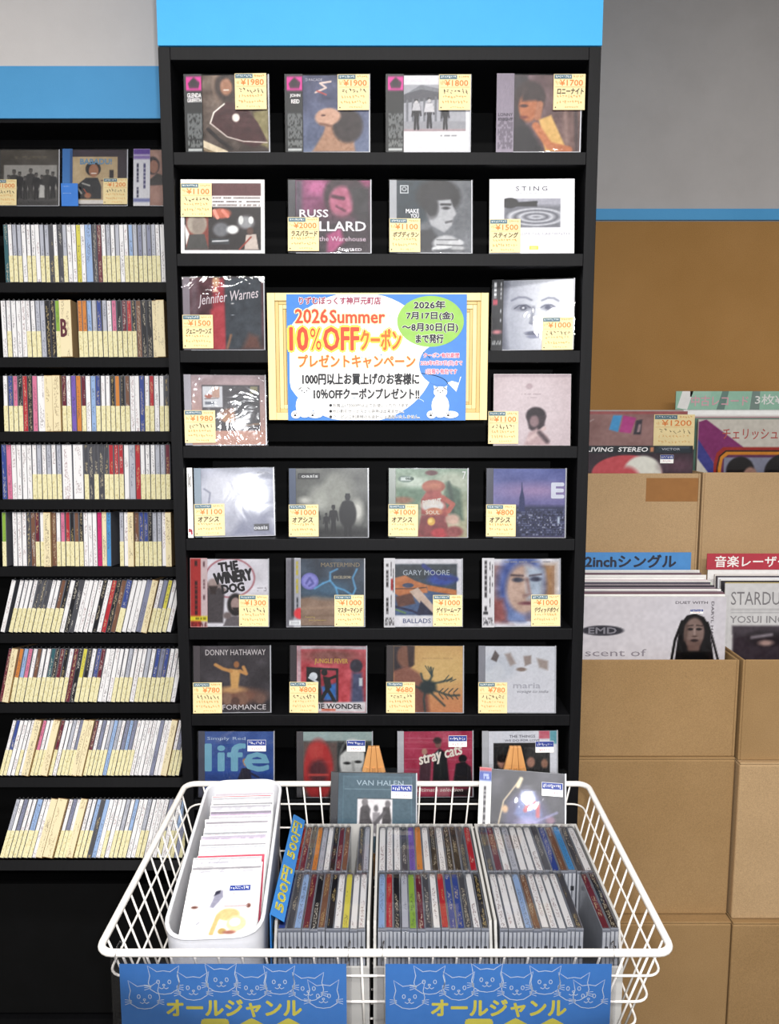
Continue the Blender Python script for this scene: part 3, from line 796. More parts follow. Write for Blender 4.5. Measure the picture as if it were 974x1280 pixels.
T(2, 666.5, 'pale disc with washed-out close-up face and black strip, end of the third row',
  [('G', 'a4a8b4', '9a9eaa'), ('E', .40, .5, .55, .75, 'b4b8c4', .35), ('E', .8, .4, .42, .8, 'e8ebf2', .4), ('E', .32, .40, .11, .045, '868a98', .05), ('E', .33, .40, .045, .035, '5c6072', .02), ('L', [(.17, .29), (.26, .245), (.36, .25), (.44, .29)], .02, '7c8092', .03), ('E', .33, .40, .018, .016, 'd8dae2', .01), ('L', [(.21, .41), (.27, .365), (.37, .36), (.43, .40)], .012, '4c5064', .015), ('E', .66, .40, .08, .045, '9ea2b0', .04), ('E', .66, .40, .035, .03, '6e7286', .02), ('L', [(.58, .30), (.66, .265), (.74, .27), (.80, .31)], .018, '888c9e', .03), ('L', [(.57, .40), (.63, .365), (.71, .365), (.76, .40)], .010, '5c6076', .015),
   ('L', [(.47, .40), (.44, .60), (.52, .64)], .03, '868a98', .05), ('L', [(.42, .62), (.47, .645), (.53, .62)], .016, '7c8094', .02), ('E', .47, .765, .105, .028, '7a7e92', .02), ('E', .47, .815, .085, .03, '969aae', .02), ('L', [(.37, .785), (.57, .785)], .008, '5c6074', .01), ('P', [(.0, 0), (.12, .0), (.06, .5), (.12, 1), (0, 1)], '6c707e', .1)],
  lean=7.8, yaw=-10.6, obi=(0.020, [('G', '24252c', '1c1d24'), ('marks', .1, .04, .5, .26, 'c8c8cc', 1, .8, True), ('Rr', .1, .28, .5, .36, '9a4050'), ('marks', .7, .04, .9, .6, '9a9aa0', 1, .6, True), ('E', .5, .74, .4, .03, 'b07078'), ('marks', .1, .86, .9, .92, 'd0d0d0', 2, .7)]), tags=[(.62, .55, '¥1000', None)])
# --- fourth row
T(3, 281.5, 'heavily crinkle-wrapped disc with framed dark room scene and pink base, fourth row of tall unit',
  [('G', 'a88e90', 'd09a86'), ('Rr', .14, .14, .93, .80, '3a2c30'), ('Nz', .06, 9), ('Rr', .0, .8, 1, 1, 'cc947e', .02), ('Rr', .15, .16, .42, .46, 'd8d4d6'), ('Rr', .28, .17, .38, .32, 'c49a86'), ('E', .23, .30, .05, .03, 'b06048'), ('L', [(.18, .34), (.36, .33)], .012, '6a4a40'), ('Rr', .18, .38, .30, .42, '6a6a74'), ('E', .5, .58, .14, .10, '9a6a4e', .04), ('E', .62, .52, .12, .06, 'a8765a', .03), ('E', .5, .62, .1, .06, 'b8845c', .03), ('Rr', .8, .16, .9, .26, '8a805c'), ('L', [(.72, .72), (.92, .7)], .03, '8a6a4c'), ('P', [(.56, .3), (.8, .3), (.8, .7), (.6, .72)], '2c262c', .05)],
  film='film2', yaw=11.0, lean=1.6, hinge='9a949c', tags=[(.0, .505, '¥1980', None)])
T(3, 665, 'pale pink card sleeve with small crouching figure, end of fourth row of tall unit',
  [('G', 'c6b4b8', 'cfbec2'), ('E', .45, .45, .5, .5, 'd6c6ca', .4), ('Rr', 0, 0, 1, .03, 'b09ea4', .05), ('E', .55, .58, .13, .12, '4c4248', .03), ('P', [(.43, .6), (.46, .76), (.55, .84), (.66, .72), (.68, .58)], '54484e', .03), ('E', .53, .66, .06, .08, '9c8488', .03), ('P', [(.40, 1), (.46, .82), (.56, .76), (.70, .86), (.74, 1)], 'c2a8aa', .04), ('L', [(.46, .92), (.66, .76)], .05, 'd4bcbc', .03), ('L', [(.6, .82), (.7, .94)], .06, '6a5a60', .04), ('E', .46, .17, .045, .04, 'bda9ae', .02), ('marks', .36, .27, .62, .29, 'a8949a', 1, .8), ('marks', .42, .32, .56, .335, 'b09ca2', 1, .7)],
  card=True, w=0.135, tags=[(-.07, .52, '¥1100', None)], group=None)
# --- fifth row
T(4, 293, 'glaring silvery street-scene disc with white side strip, first of fifth row of tall unit',
  [('G', 'b2b6c8', 'c2c4d4'), ('Nz', .10, 8), ('E', .3, .3, .3, .25, 'd8dae6', .2), ('P', [(.55, .3), (.7, .25), (.72, .7), (.6, .7)], '8c92aa', .04), ('P', [(.72, .15), (1, .1), (1, .75), (.75, .7)], 'a4a8bc', .04), ('L', [(.04, .3), (.12, .36), (.1, .5)], .02, '8a8ea4', .02), ('L', [(.78, .45), (.82, .62)], .04, '5c6078', .03), ('L', [(.66, .5), (.66, .66)], .03, '6a6e86', .03), ('P', [(.4, 1), (.6, .65), (.9, .68), (1, 1)], '9296ae', .1), ('Rr', .72, .83, .93, .93, '3c3e48'), ('marks', .78, .06, .95, .09, '6a6c7c', 2, .7)],
  yaw=10.4, lean=6.4, film='film3', hinge='6f8798', tags=[(.0, .52, '¥1100', 'オアシス')], text=[('oasis', .73, .85, .90, .90, 'eceef2', dict(bold=.04))])
T(4, 411.5, 'grey-green disc with silhouetted people under light beams, second on fifth row of tall unit',
  [('G', '6e706a', '50524e'), ('Nz', .08, 7), ('E', .35, .45, .16, .18, 'b4b6ac', .15), ('E', .6, .4, .2, .3, '9a9c92', .2), ('L', [(.2, .5), (.5, .15)], .06, 'a0a298', .12), ('L', [(.75, .6), (.55, .12)], .05, '92948a', .12), ('E', .86, .62, .08, .16, 'd0d0c6', .08), ('E', .12, .46, .08, .05, 'c4c4ba', .06), ('Rr', 0, .88, 1, 1, '2e2f2e', .1)]
  + figure(.72, .97, .62, '1a1a1c', '222224') + figure(.52, .94, .42, '202022', '2a2a2a') + figure(.42, .92, .28, '242426', '303030') + figure(.28, .90, .36, '2c2c2e', '38383a') + [('E', .72, .66, .12, .2, '1a1a1c', .03), ('Rr', .03, .065, .33, .145, '17171a'), ('Rr', .045, .08, .315, .13, '8a8c88'), ('Rr', .055, .088, .305, .122, '222224')],
  hinge='4c5a74', tags=[(.0, .52, '¥1000', 'オアシス')], text=[('oasis', .16, .095, .36, .135, 'e6e8e6', dict(bold=.04))])
T(4, 535.5, 'colourful painted disc with red mushroom-headed robot figure, third on fifth row of tall unit',
  [('G', '96a890', 'b2a884'), ('Nz', .10, 6), ('P', [(.0, .3), (.3, .2), (.45, .35), (.3, .55), (0, .5)], '6c8468', .08), ('E', .26, .2, .2, .08, 'c8d0bc', .08), ('E', .8, .2, .25, .15, 'b8bca4', .1), ('P', [(.7, .2), (.9, .3), (.95, .75), (.78, .8), (.68, .5)], '566a52', .06), ('L', [(.74, .2), (.8, .5), (.8, .75)], .04, '40503e', .04), ('E', .5, .06, .08, .035, '6a2c28', .02), ('E', .1, .46, .14, .05, '9a6c4c', .04),
   ('E', .53, .26, .16, .095, 'b06248', .02), ('E', .53, .25, .10, .04, 'c67e5c', .05), ('P', [(.44, .32), (.62, .32), (.7, .5), (.74, .7), (.6, .72), (.36, .66), (.36, .45)], 'a84c3e', .03), ('E', .52, .54, .16, .09, 'ddd6cc', .03), ('L', [(.66, .42), (.8, .52), (.74, .62)], .07, 'b8604a', .02), ('E', .54, .63, .12, .06, 'c87e56', .02), ('P', [(.36, .68), (.7, .68), (.76, 1), (.3, 1)], '8c3834', .03), ('E', .5, .77, .055, .06, 'e0b04c', .02), ('E', .5, .77, .07, .075, 'a04038', .0) if False else ('E', .49, .76, .03, .03, 'f0d070', .02), ('E', .62, .94, .12, .07, 'c03c40', .03), ('E', .80, .74, .1, .08, 'd4b09a', .05), ('E', .82, .92, .12, .08, '9a4c46', .04), ('P', [(.02, .75), (.3, .7), (.3, 1), (0, 1)], '7a7a5c', .06), ('E', .14, .15, .11, .05, '7c8c7c', .01), ('Rr', .07, .125, .21, .175, 'd0d6cc', .01), ('Nz', .05, 26)],
  hinge='7c8676', tags=[(.0, .52, '¥1000', 'オアシス')], text=[('ᄀ' if False else '7', .92, .05, .965, .16, 'eceeea'), ('oasis', .215, .128, .315, .168, '56685c', dict(bold=.04)), ('DIG OUT', .43, .45, .66, .53, 'e4dcd0', dict(bold=.05, rot=8)), ('SOUL', .47, .61, .64, .66, 'e8d8c4', dict(bold=.03))])
T(4, 657.5, 'violet dusk city skyline disc with tall tower, last of fifth row of tall unit',
  [('G', '5f68a6', '80709e'), ('Nz', .06, 6), ('E', .6, .32, .5, .1, '9a86b4', .15), ('Rr', 0, .54, 1, 1, '3c4064', .06), ('marks', .0, .58, 1, .98, '6a7096', 12, .45), ('marks', .0, .62, 1, .98, '20243e', 10, .35), ('marks', .2, .66, 1, .98, 'a8acc8', 9, .12), ('P', [(.36, .62), (.365, .42), (.385, .33), (.40, .2), (.415, .33), (.435, .42), (.445, .62)], '383f70', .01), ('L', [(.40, .3), (.40, .2)], .012, '3c4274'), ('P', [(.0, .8), (.3, .74), (.4, 1), (0, 1)], '2c3052', .06), ('Rr', .90, .7, .93, .8, 'b8c4dc', .02)],
  hinge='3a3c4c', tags=[(.0, .52, '¥800', 'オアシス')], text=[('E', .82, .22, .96, .42, 'e2e6f4', dict(bold=.06))])
# --- sixth row
T(5, 287.5, 'white disc with red strip, bearded men and black block title, sixth row of tall unit',
  [('G', 'e6e2e8', 'eae6ec'), ('Nz', .06, 7), ('E', .46, .28, .36, .30, 'c08890', .015), ('E', .46, .28, .335, .275, 'e8e2ea', .015), ('P', [(.06, .95), (.04, .5), (.12, .42), (.34, .42), (.38, .5), (.36, .95)], '5c5458', .03), ('E', .22, .38, .08, .09, 'b4a09c', .03), ('P', [(.15, .4), (.29, .4), (.25, .52), (.19, .52)], '4a3c3c', .03), ('L', [(.06, .46), (.14, .38)], .05, '9a8a88', .03), ('L', [(.3, .38), (.38, .46)], .05, '9a8a88', .03),
   ('E', .54, .68, .12, .17, '332a2c', .03), ('E', .54, .67, .07, .10, 'b49c98', .02), ('P', [(.49, .72), (.59, .72), (.54, .82)], '3c3032', .02), ('P', [(.36, 1), (.42, .85), (.66, .85), (.72, 1)], '7a7276', .03), ('E', .42, .84, .06, .05, '8a7c7c', .03), ('marks', .85, .42, .98, .48, '8a8288', 3, .5)],
  obi=(0.031, [('Rr', 0, 0, 1, 1, 'a9322f'), ('Rr', .62, 0, 1, 1, 'c8a8a8', .02), ('marks', .20, .04, .5, .82, '4a1816', 1, .8, True), ('marks', .7, .05, .92, .6, '7a5456', 1, .7, True), ('Rr', 0, .84, 1, .91, 'd8c030'), ('marks', .3, .86, .9, .89, '4a3a10', 1, .7), ('marks', .05, .93, .95, .99, '5a1414', 3, .6)]),
  tags=[(.62, .53, '¥1300', None)], text=[('THE', .36, .055, .60, .175, '1e1a1e', dict(bold=.07, rot=8)), ('WINERY', .30, .19, .78, .345, '1e1a1e', dict(bold=.07, rot=8)), ('DOG', .40, .37, .68, .49, '1e1a1e', dict(bold=.07, rot=8))])
T(5, 407.5, 'dark blue disc with lightning over sand and lilac medallion, sixth row of tall unit',
  [('G', '324050', '2c3c4c'), ('Nz', .08, 6), ('P', [(0, .6), (.3, .54), (.7, .58), (1, .55), (1, 1), (0, 1)], '8f7868', .05), ('Nz', .05, 10), ('L', [(0, .74), (1, .70)], .02, 'a68c78', .05), ('L', [(0, .86), (1, .82)], .02, '7c6656', .05), ('E', .5, .44, .3, .12, '44647c', .15), ('E', .23, .33, .125, .125, '7474b8', .015), ('E', .23, .33, .10, .10, '8a8acc', .02), ('L', [(.18, .36), (.23, .28), (.28, .36), (.22, .40)], .03, '5c5ca0', .02)]
  + [('L', p, .022, '62a4d0', .025) for p in ([(.42, .36), (.52, .32), (.52, .2), (.62, .15)], [(.52, .32), (.60, .42), (.72, .46), (.84, .54)], [(.84, .54), (.88, .44), (.84, .28), (.90, .15)], [(.60, .42), (.63, .55)], [(.42, .36), (.3, .44)])],
  obi=(0.026, [('Rr', 0, 0, 1, 1, 'a09ea6'), ('Rr', 0, 0, .5, 1, '6e6a72', .1), ('Rr', .35, 0, .55, .85, '3c3a40', .05), ('marks', .62, .05, .9, .5, 'b0a040', 1, .85, True), ('marks', .66, .52, .88, .75, '44444a', 1, .6, True), ('E', .95, .80, .42, .08, 'cc4048'), ('Rr', .2, .9, 1, .97, 'e6e6e8'), ('marks', .3, .92, .9, .95, '888', 1, .6) if False else ('Rr', .3, .925, .9, .945, 'a8a8ac')]),
  tags=[(.61, .53, '¥1000', 'マスターマインド')], text=[('MASTERMIND', .44, .065, .93, .125, '8a7c62', dict(bold=.01)), ('EXCELSIOR!', .60, .255, .82, .295, 'd0c4a4'), ('Featuring', .24, .84, .36, .87, 'c8b060'), ('Jens Johansson', .28, .885, .50, .915, 'c8b060')])
T(5, 529.5, 'white-bordered disc with painted blue and orange guitar, third on sixth row of tall unit',
  [('G', 'd6d4da', 'e6e4e8'), ('Rr', .04, .08, .93, .83, '3c4a5c'), ('Rr', .04, .08, .93, .3, '3e464e', .05), ('P', [(.04, .45), (.5, .4), (.93, .55), (.93, .83), (.04, .83)], '54688c', .05), ('E', .72, .3, .2, .09, '3350a0', .05), ('L', [(.46, .1), (.7, .28), (.92, .3)], .06, '2c3c84', .03), ('P', [(.04, .28), (.2, .24), (.34, .32), (.5, .38), (.52, .5), (.34, .52), (.12, .56), (.04, .5)], 'c07c50', .02), ('P', [(.5, .38), (.93, .46), (.93, .54), (.52, .47)], 'bc7848', .02), ('E', .24, .39, .08, .035, '4a5470', .01), ('L', [(.06, .44), (.3, .44), (.5, .42)], .012, '2c2628'), ('P', [(.06, .56), (.3, .5), (.34, .66), (.1, .72)], '6a4438', .03), ('P', [(.26, .48), (.38, .42), (.72, .83), (.55, .83)], 'ccb6a8', .015), ('L', [(.04, .7), (.3, .77), (.4, .82)], .03, '22284e', .02), ('L', [(.04, .74), (.2, .8)], .02, '7c9c5c', .02), ('P', [(.42, .62), (.62, .83), (.36, .83)], '2c3050', .02), ('Nz', .04, 22)],
  hinge='d4d4d8', obi=vert_obi('d2d0d4', '3a3638', .020, [('Rr', .62, .3, .82, .46, 'a02c30')]), tags=[(.62, .53, '¥1000', 'ゲイリームーア')], text=[('GARY MOORE', .24, .17, .83, .245, 'b4bec8'), ('BALLADS & BLUES', .24, .875, .94, .94, '505c86', dict(bold=.01))])
T(5, 652, 'pale disc with painted blue and ochre staring face, last of sixth row of tall unit',
  [('G', 'e2dee4', 'e8e4ea'), ('Rr', .05, .10, .93, .93, 'b49a94'), ('Rr', .05, .1, .3, .93, '9a7a80', .15), ('Rr', .75, .1, .93, .7, 'b08660', .15), ('E', .46, .40, .34, .5, '5c6ca8', .12), ('E', .50, .45, .26, .38, 'c8aa9c', .08), ('P', [(.52, .1), (.78, .15), (.76, .6), (.55, .6)], 'b2bccc', .1), ('E', .41, .31, .075, .035, '4a4a5c', .03), ('E', .66, .30, .075, .035, '46465c', .03), ('L', [(.32, .24), (.48, .25)], .025, '5a4a50', .03), ('L', [(.58, .25), (.74, .23)], .025, '5a4e5a', .03), ('L', [(.54, .3), (.58, .52), (.5, .55)], .04, '9c7c78', .05), ('E', .54, .66, .10, .025, '84505a', .03), ('P', [(.2, .93), (.3, .74), (.5, .86), (.52, .93)], '8494c0', .06), ('P', [(.05, .6), (.2, .6), (.25, .93), (.05, .93)], '9c5c5c', .1), ('Nz', .07, 16), ('marks', .2, .03, .9, .06, '9c98a0', 1, .7)],
  hinge='d8d8dc', obi=vert_obi('dad8dc', '504c50', .022, [('Rr', .1, .78, .5, .81, '2c2c30'), ('Rr', .15, .92, .45, .945, '5a5a60')]), tags=[(.62, .53, '¥1000', 'デヴィッドボウイ')])
# --- seventh row
T(6, 290.5, 'dark brown disc with golden-lit figure, arms outstretched, and capital lettering, seventh row of tall unit',
  [('G', '443c40', '3a3236'), ('Nz', .07, 8), ('E', .5, .75, .4, .12, '7c5444', .1), ('E', .46, .66, .18, .05, 'c09464', .05), ('P', [(.42, .34), (.58, .36), (.54, .64), (.44, .64)], 'cc9c60', .03), ('E', .52, .28, .04, .05, '9c6840', .02), ('L', [(.44, .38), (.32, .34), (.22, .28)], .05, 'c08c54', .02), ('L', [(.57, .38), (.66, .42), (.62, .32)], .05, 'c08c54', .02), ('E', .38, .8, .07, .09, '8a6a58', .04), ('E', .6, .8, .08, .1, '84604e', .05), ('E', .86, .8, .08, .08, '74564a', .05), ('E', .5, .84, .06, .07, '5c4038', .03)],
  hinge='4c4448', tags=[(.0, .54, '¥780', None)], text=[('DONNY HATHAWAY', .16, .06, .93, .145, 'dcd4d4', dict(bold=-.005)), ('PERFORMANCE', .20, .875, .93, .95, 'e4dcdc', dict(bold=0))])
T(6, 410.5, 'red disc with black dancing cut-out figures in a blue-red frame, seventh row of tall unit',
  [('G', 'c05660', 'c84a54'), ('Nz', .12, 9), ('Rr', 0, 0, 1, .05, 'b8a8ae', .02), ('Rr', .0, 0, .06, 1, 'c8a0a8', .02), ('E', .5, .15, .4, .1, '88504c', .1), ('P', [(.14, .32), (.6, .34), (.6, .84), (.14, .86)], '1e181c', .02), ('P', [(.34, .36), (.57, .37), (.57, .82), (.36, .82)], 'a83a48', .02), ('P', [(.36, .62), (.57, .56), (.57, .82), (.4, .82)], '3c6cae', .04), ('E', .24, .46, .06, .06, 'e0dce0', .01), ('L', [(.18, .48), (.3, .55), (.28, .8)], .03, 'd8d4da', .01), ('E', .40, .40, .045, .05, '141216', .01), ('P', [(.38, .46), (.48, .48), (.50, .62), (.42, .7)], '141216', .02), ('L', [(.44, .66), (.36, .8), (.36, .88)], .05, '141216'), ('L', [(.45, .66), (.52, .78), (.56, .88)], .05, '141216'), ('L', [(.46, .5), (.56, .46)], .04, '141216'), ('L', [(.24, .6), (.2, .84)], .05, '2a2228'), ('E', .86, .3, .09, .1, '3c3040', .03), ('P', [(.78, .9), (.8, .4), (.94, .4), (.98, .9)], '54506e', .06), ('Rr', .9, .48, .95, .6, 'd0d0d6', .02), ('P', [(.06, .86), (1, .84), (1, 1), (.06, 1)], 'ddd0d2', .03), ('Rr', .36, .95, .56, .98, 'd86a50', .02), ('Nz', .06, 24)],
  hinge='3a3338', tags=[(.0, .54, '¥800', None)], text=[('JUNGLE FEVER', .32, .20, .75, .285, 'c89c48', dict(bold=.03)), ('STEVIE WONDER', .16, .865, .93, .935, '28222a', dict(bold=.04))])
T(6, 531.5, 'orange sunset disc with person and palm fronds, third on seventh row of tall unit',
  [('G', 'cc9f62', 'd08a5a'), ('E', .7, .35, .5, .3, 'd8b070', .3), ('P', [(0, 0), (.3, 0), (.3, .28), (.2, .36), (0, .4)], '3c2c2c', .04), ('E', .17, .16, .12, .17, '8a5c44', .04), ('P', [(.2, .0), (.3, .02), (.28, .3), (.22, .32)], '4a3028', .03), ('P', [(0, .38), (.2, .3), (.38, .42), (.46, .6), (.42, 1), (0, 1)], '94604a', .05), ('P', [(.3, .6), (.5, .65), (.52, 1), (.36, 1)], '84503e', .06)]
  + [('L', p, .024, '38413c', .03) for p in ([(.5, .58), (.56, .45), (.54, .33)], [(.5, .58), (.66, .55), (.84, .5)], [(.5, .60), (.62, .68), (.82, .75), (.95, .74)], [(.5, .58), (.42, .5), (.4, .42)], [(.5, .6), (.56, .72), (.74, .9)], [(.48, .6), (.44, .8), (.46, 1)], [(.5, .6), (.38, .64), (.3, .6)])] + [('E', .5, .62, .12, .1, '2e3632', .05)]
  + [('L', [(.55, .45), (.46 + i * .04, .3 + .01 * i)], .012, '3c443e', .01) for i in range(4)] + [('L', [(.72 + i * .05, .54), (.8 + i * .05, .44 + i * .03)], .012, '3c443e', .01) for i in range(3)] + [('L', [(.66 + i * .07, .70), (.72 + i * .07, .64)], .014, '3c443e', .01) for i in range(4)] + [('L', [(.66 + i * .07, .72), (.72 + i * .07, .80)], .014, '3c443e', .01) for i in range(4)],
  hinge='3c3434', tags=[(.0, .54, '¥680', None)], text=[('ACOUSTIC SOUL', .46, .18, .86, .205, 'b08a5c')])
T(6, 646.5, 'almost white disc with faint grey title and pale petals, seventh row of tall unit',
  [('G', 'e2e4ea', 'ececf2'), ('E', .2, .3, .25, .2, 'd6dae2', .1), ('P', [(.0, .42), (.2, .25), (.3, .4), (.1, .6), (0, .6)], 'dfe2e8', .05), ('P', [(.08, .2), (.14, .06), (.2, .14), (.16, .24)], '7c7474', .02), ('P', [(.28, .12), (.36, .1), (.44, .26), (.36, .3)], 'b4a8a4', .04), ('P', [(.55, .15), (.66, .14), (.66, .26), (.57, .3)], 'ac9f9a', .03), ('P', [(.74, .18), (.90, .22), (.9, .36), (.78, .32)], 'b4a8a2', .04), ('E', .52, .35, .07, .03, '9c8c84', .02)],
  hinge='8a8a92', tags=[(.0, .54, '¥780', None)], text=[('maria', .45, .55, .80, .63, 'b4b4bc', dict(bold=.02)), ('voyage to india', .50, .655, .90, .71, '74747c', dict(shear=.3))])
# --- eighth row
T(7, 295.5, 'blue disc with giant pale lowercase letters and small walking figure, eighth row of tall unit',
  [('G', '4262a8', '3557a4'), ('Nz', .05, 7), ('Rr', 0, .56, 1, 1, '3458a8', .03), ('Rr', 0, .64, 1, .75, '2c4c94', .06), ('E', .60, .48, .035, .05, 'c89878', .02), ('E', .59, .45, .04, .04, 'b88860', .02), ('P', [(.54, .56), (.66, .56), (.68, .74), (.5, .78), (.48, .72)], '2a2c48', .02), ('L', [(.64, .62), (.78, .7)], .03, '2e3458')],
  sticker=(.65, .13), hinge='4a4c5c', text=[('life', .10, .20, .92, .595, '7ab4cc', dict(bold=.03)), ('Simply Red', .12, .09, .62, .15, 'b8cce0')])
T(7, 418.5, 'disc with red-tinted face beside black and white portrait, second on eighth row of tall unit',
  [('G', 'a8b4b0', '8a9290'), ('Rr', 0, .14, 1, 1, '5c5a58', .03), ('Rr', 0, .16, .5, 1, '74605c', .05), ('E', .22, .6, .22, .48, 'b84444', .05), ('E', .22, .62, .14, .2, '6a4044', .08), ('L', [(.08, .66), (.36, .66)], .03, 'd05a54', .03), ('L', [(.06, .78), (.4, .78)], .03, 'c04a48', .03), ('E', .18, .3, .1, .12, 'c45450', .08), ('Rr', .5, .15, .98, 1, '4c4a4a', .03), ('E', .72, .45, .19, .34, 'd8d4d0', .04), ('P', [(.54, .35), (.6, .18), (.84, .16), (.88, .3), (.7, .22)], '3c3838', .04), ('E', .64, .48, .05, .022, '3c3838', .02), ('E', .80, .46, .05, .022, '3c3838', .02), ('L', [(.72, .46), (.74, .62)], .03, 'a8a4a0', .04), ('Rr', .9, .3, 1, .5, '2a3434', .04)],
  sticker=(.66, .13), hinge='5c5a5c', yaw=0)
T(7, 544.5, 'crimson disc with rock trio and slanted cream lettering, third on eighth row of tall unit',
  [('G', 'b03a56', 'b4405a'), ('Nz', .05, 7)] + [('L', [(0, .1 + i * .16), (1, .02 + i * .16 + .1)], .008, 'c86a80', .01) for i in range(5)] + [('P', [(.22, .75), (.24, .42), (.34, .34), (.40, .45), (.38, .8)], '5a3440', .03), ('E', .3, .31, .04, .05, 'b88478', .02), ('P', [(.42, .76), (.44, .34), (.52, .26), (.62, .34), (.66, .76)], '2c2228', .03), ('E', .50, .2, .045, .06, '8a5c58', .02), ('E', .49, .14, .06, .05, '3c2428', .03), ('P', [(.46, .34), (.5, .3), (.52, .5)], 'd8d0d0', .02), ('P', [(.72, .78), (.76, .5), (.88, .46), (.98, .55), (1, .8)], '33222a', .03), ('E', .86, .42, .06, .06, '2a1c22', .02), ('P', [(.44, .78), (.7, .78), (.66, 1), (.46, 1)], 'bc6a78', .04), ('P', [(.72, .9), (1, .88), (1, 1), (.7, 1)], '3a2028', .05)],
  sticker=(.67, .07), hinge='c8c8cc', text=[('stray cats', .28, .30, .86, .48, 'f0e8da', dict(bold=.03, rot=14, shear=.2)), ('ultimate selection', .26, .855, .86, .91, 'ecdcd4', dict(bold=.02, shear=.2))])
T(7, 650.5, 'white card-framed disc with dark group photograph behind wooden easel, last of eighth row',
  [('G', 'e0e1e8', 'e8e8ee'), ('Rr', .74, 0, .90, .12, 'c86a7c', .02), ('Rr', .9, 0, 1, .2, '70a8b4', .02), ('Rr', .07, .18, .9, .78, '3a3a3c', .01), ('E', .2, .48, .07, .09, 'b88c7c', .03), ('E', .2, .42, .08, .06, '2a2426', .03), ('E', .42, .42, .06, .08, 'b89484', .03), ('E', .62, .48, .06, .08, 'b08878', .03), ('E', .82, .5, .05, .07, 'a07c6c', .03), ('P', [(.1, .78), (.14, .6), (.28, .6), (.34, .78)], '1e1c20', .03), ('P', [(.34, .78), (.36, .54), (.5, .54), (.52, .78)], '24222a', .03), ('P', [(.54, .78), (.56, .6), (.72, .6), (.76, .78)], '1c1c20', .03)],
  sticker=(.70, .16), hinge='c6c8cc', text=[('THE THINGS', .36, .07, .70, .11, '6a6a76', dict(bold=.02)), ('WE DO FOR LOVE', .30, .135, .76, .165, '6a6a76', dict(bold=.02))])

for i, (row, u, label, cover, kw) in enumerate(TOWER):
    z = ROWZ[row]; p = at(u, 640 - (z + 0.06 - 1.5) / 1.41 * 900 - 60, YT + 0.012)
    # centre column: solve for the column at mid height of the disc
    zz = z + 0.06; depth = (YT + 0.012) * _ct - (zz - 1.5) * _st
    x = (u - 487) / F_PX * depth
    kw.setdefault('lean', (0.2, 5.2, 1.0, 3.0, 3.4, 5.0, 5.5, 6.0)[row] + (i * 37 % 5) * 0.25); yaw = kw.setdefault('yaw', ((i * 29) % 7 - 3) * 0.5)
    hw = CW / 2 * abs(math.sin(R(yaw)))
    face_disc(label, cover, (x, YT + 0.004 + hw, z + 0.0005 + 0.011 * math.sin(R(kw['lean']))), seed=i + 11, group=kw.pop('group', None) or g8, **kw)

# the disc's own white side strip
SIDE = [o for o in bpy.data.objects if 'glaring' in str(o.get('label', ''))][0]
sd = MB().box(-CW / 2 - 0.0112, -CW / 2 - 0.0022, -0.001, 0.006, 0.0005, CH, WHITE).build('side_strip', SIDE)
mb = MB(); scribble(mb, -CW / 2 - 0.0096, -CW / 2 - 0.0042, CH * .70, CH * .93, -0.0013, BLACKP, random.Random(2), 2, 0.0012); mb.build('lettering', sd); mb = MB()
scribble(mb, -CW / 2 - 0.0096, -CW / 2 - 0.0042, CH * .03, CH * .18, -0.0013, flat('a83040', 0.5), random.Random(3), 2, 0.003); mb.build('lettering', sd)
# ---------------------------------------------------------------- three discs on the shelf above the spine shelving
def L_disc(u0, u1, label, cover, **kw):
    z = LROW[0][0]; zz = z + 0.06; yy = YL + 0.012; depth = yy * _ct - (zz - 1.5) * _st
    face_disc(label, cover, lean=8.0, loc=((u0 + u1) / 2 / F_PX * depth - 0.487 * depth, YL + 0.006, z + 0.0024), group='discs facing out above the spine shelves', **kw)


L_disc(-6, 72, 'dark olive disc with old group photograph on shelf above the upright discs',
       [('G', '4c463e', '3c3a38'), ('Nz', .06, 7), ('marks', .25, .11, .8, .17, '6c6250', 2, .7), ('Rr', .06, .27, .97, 1, '8f8c86', .02), ('Rr', .06, .72, .97, 1, '4a4846', .05)] + [f for k in range(9) for f in figure(.14 + k * .095, .86 + .02 * (k % 2), .42 + .06 * ((k * 5) % 3), ['2c2a2a', '3a3836', '242224'][k % 3], '55504c')] + [('P', [(.66, .86), (.68, .62), (.75, .64), (.76, .86)], 'b4b2ac', .02), ('Rr', .06, .92, .97, 1, '3c3a38', .03)],
       tags=[(-.02, .54, '¥1000', None)], seed=3)
L_disc(79, 158, 'disc with seated man writing on tan cover, blue spine strip, above upright discs',
       [('G', '3a2a34', '2c2228'), ('Rr', .05, .12, .84, .97, 'b49c78', .01), ('Nz', .04, 8), ('Rr', .05, .9, .84, .97, 'd4ccc4', .01), ('Rr', .70, .36, .77, .53, '2c2426', .02), ('L', [(.56, .55), (.84, .54)], .02, '6a4a3c'), ('P', [(.12, .88), (.16, .62), (.3, .5), (.5, .5), (.56, .66), (.56, .88)], '2c2a2c', .02), ('L', [(.14, .66), (.22, .78)], .03, 'a8a49c', .01), ('L', [(.24, .6), (.36, .64)], .03, '9c9890', .01), ('E', .42, .34, .13, .13, '241e20', .02), ('E', .43, .37, .085, .12, '9c6c50', .02), ('L', [(.39, .42), (.47, .42)], .015, 'ece4dc', .01), ('E', .33, .82, .06, .05, '9c6c50', .02), ('L', [(.26, .7), (.34, .82)], .012, 'c05a34')],
       tags=[(.63, .52, '¥1200', None)], seed=4, obi=(0.022, [('G', '2f6cb0', '3878bc'), ('Rr', .75, 0, 1, 1, '28568e', .1)]), text=[('BABADU!', .27, .17, .75, .265, '6890ac', dict(bold=.04))])
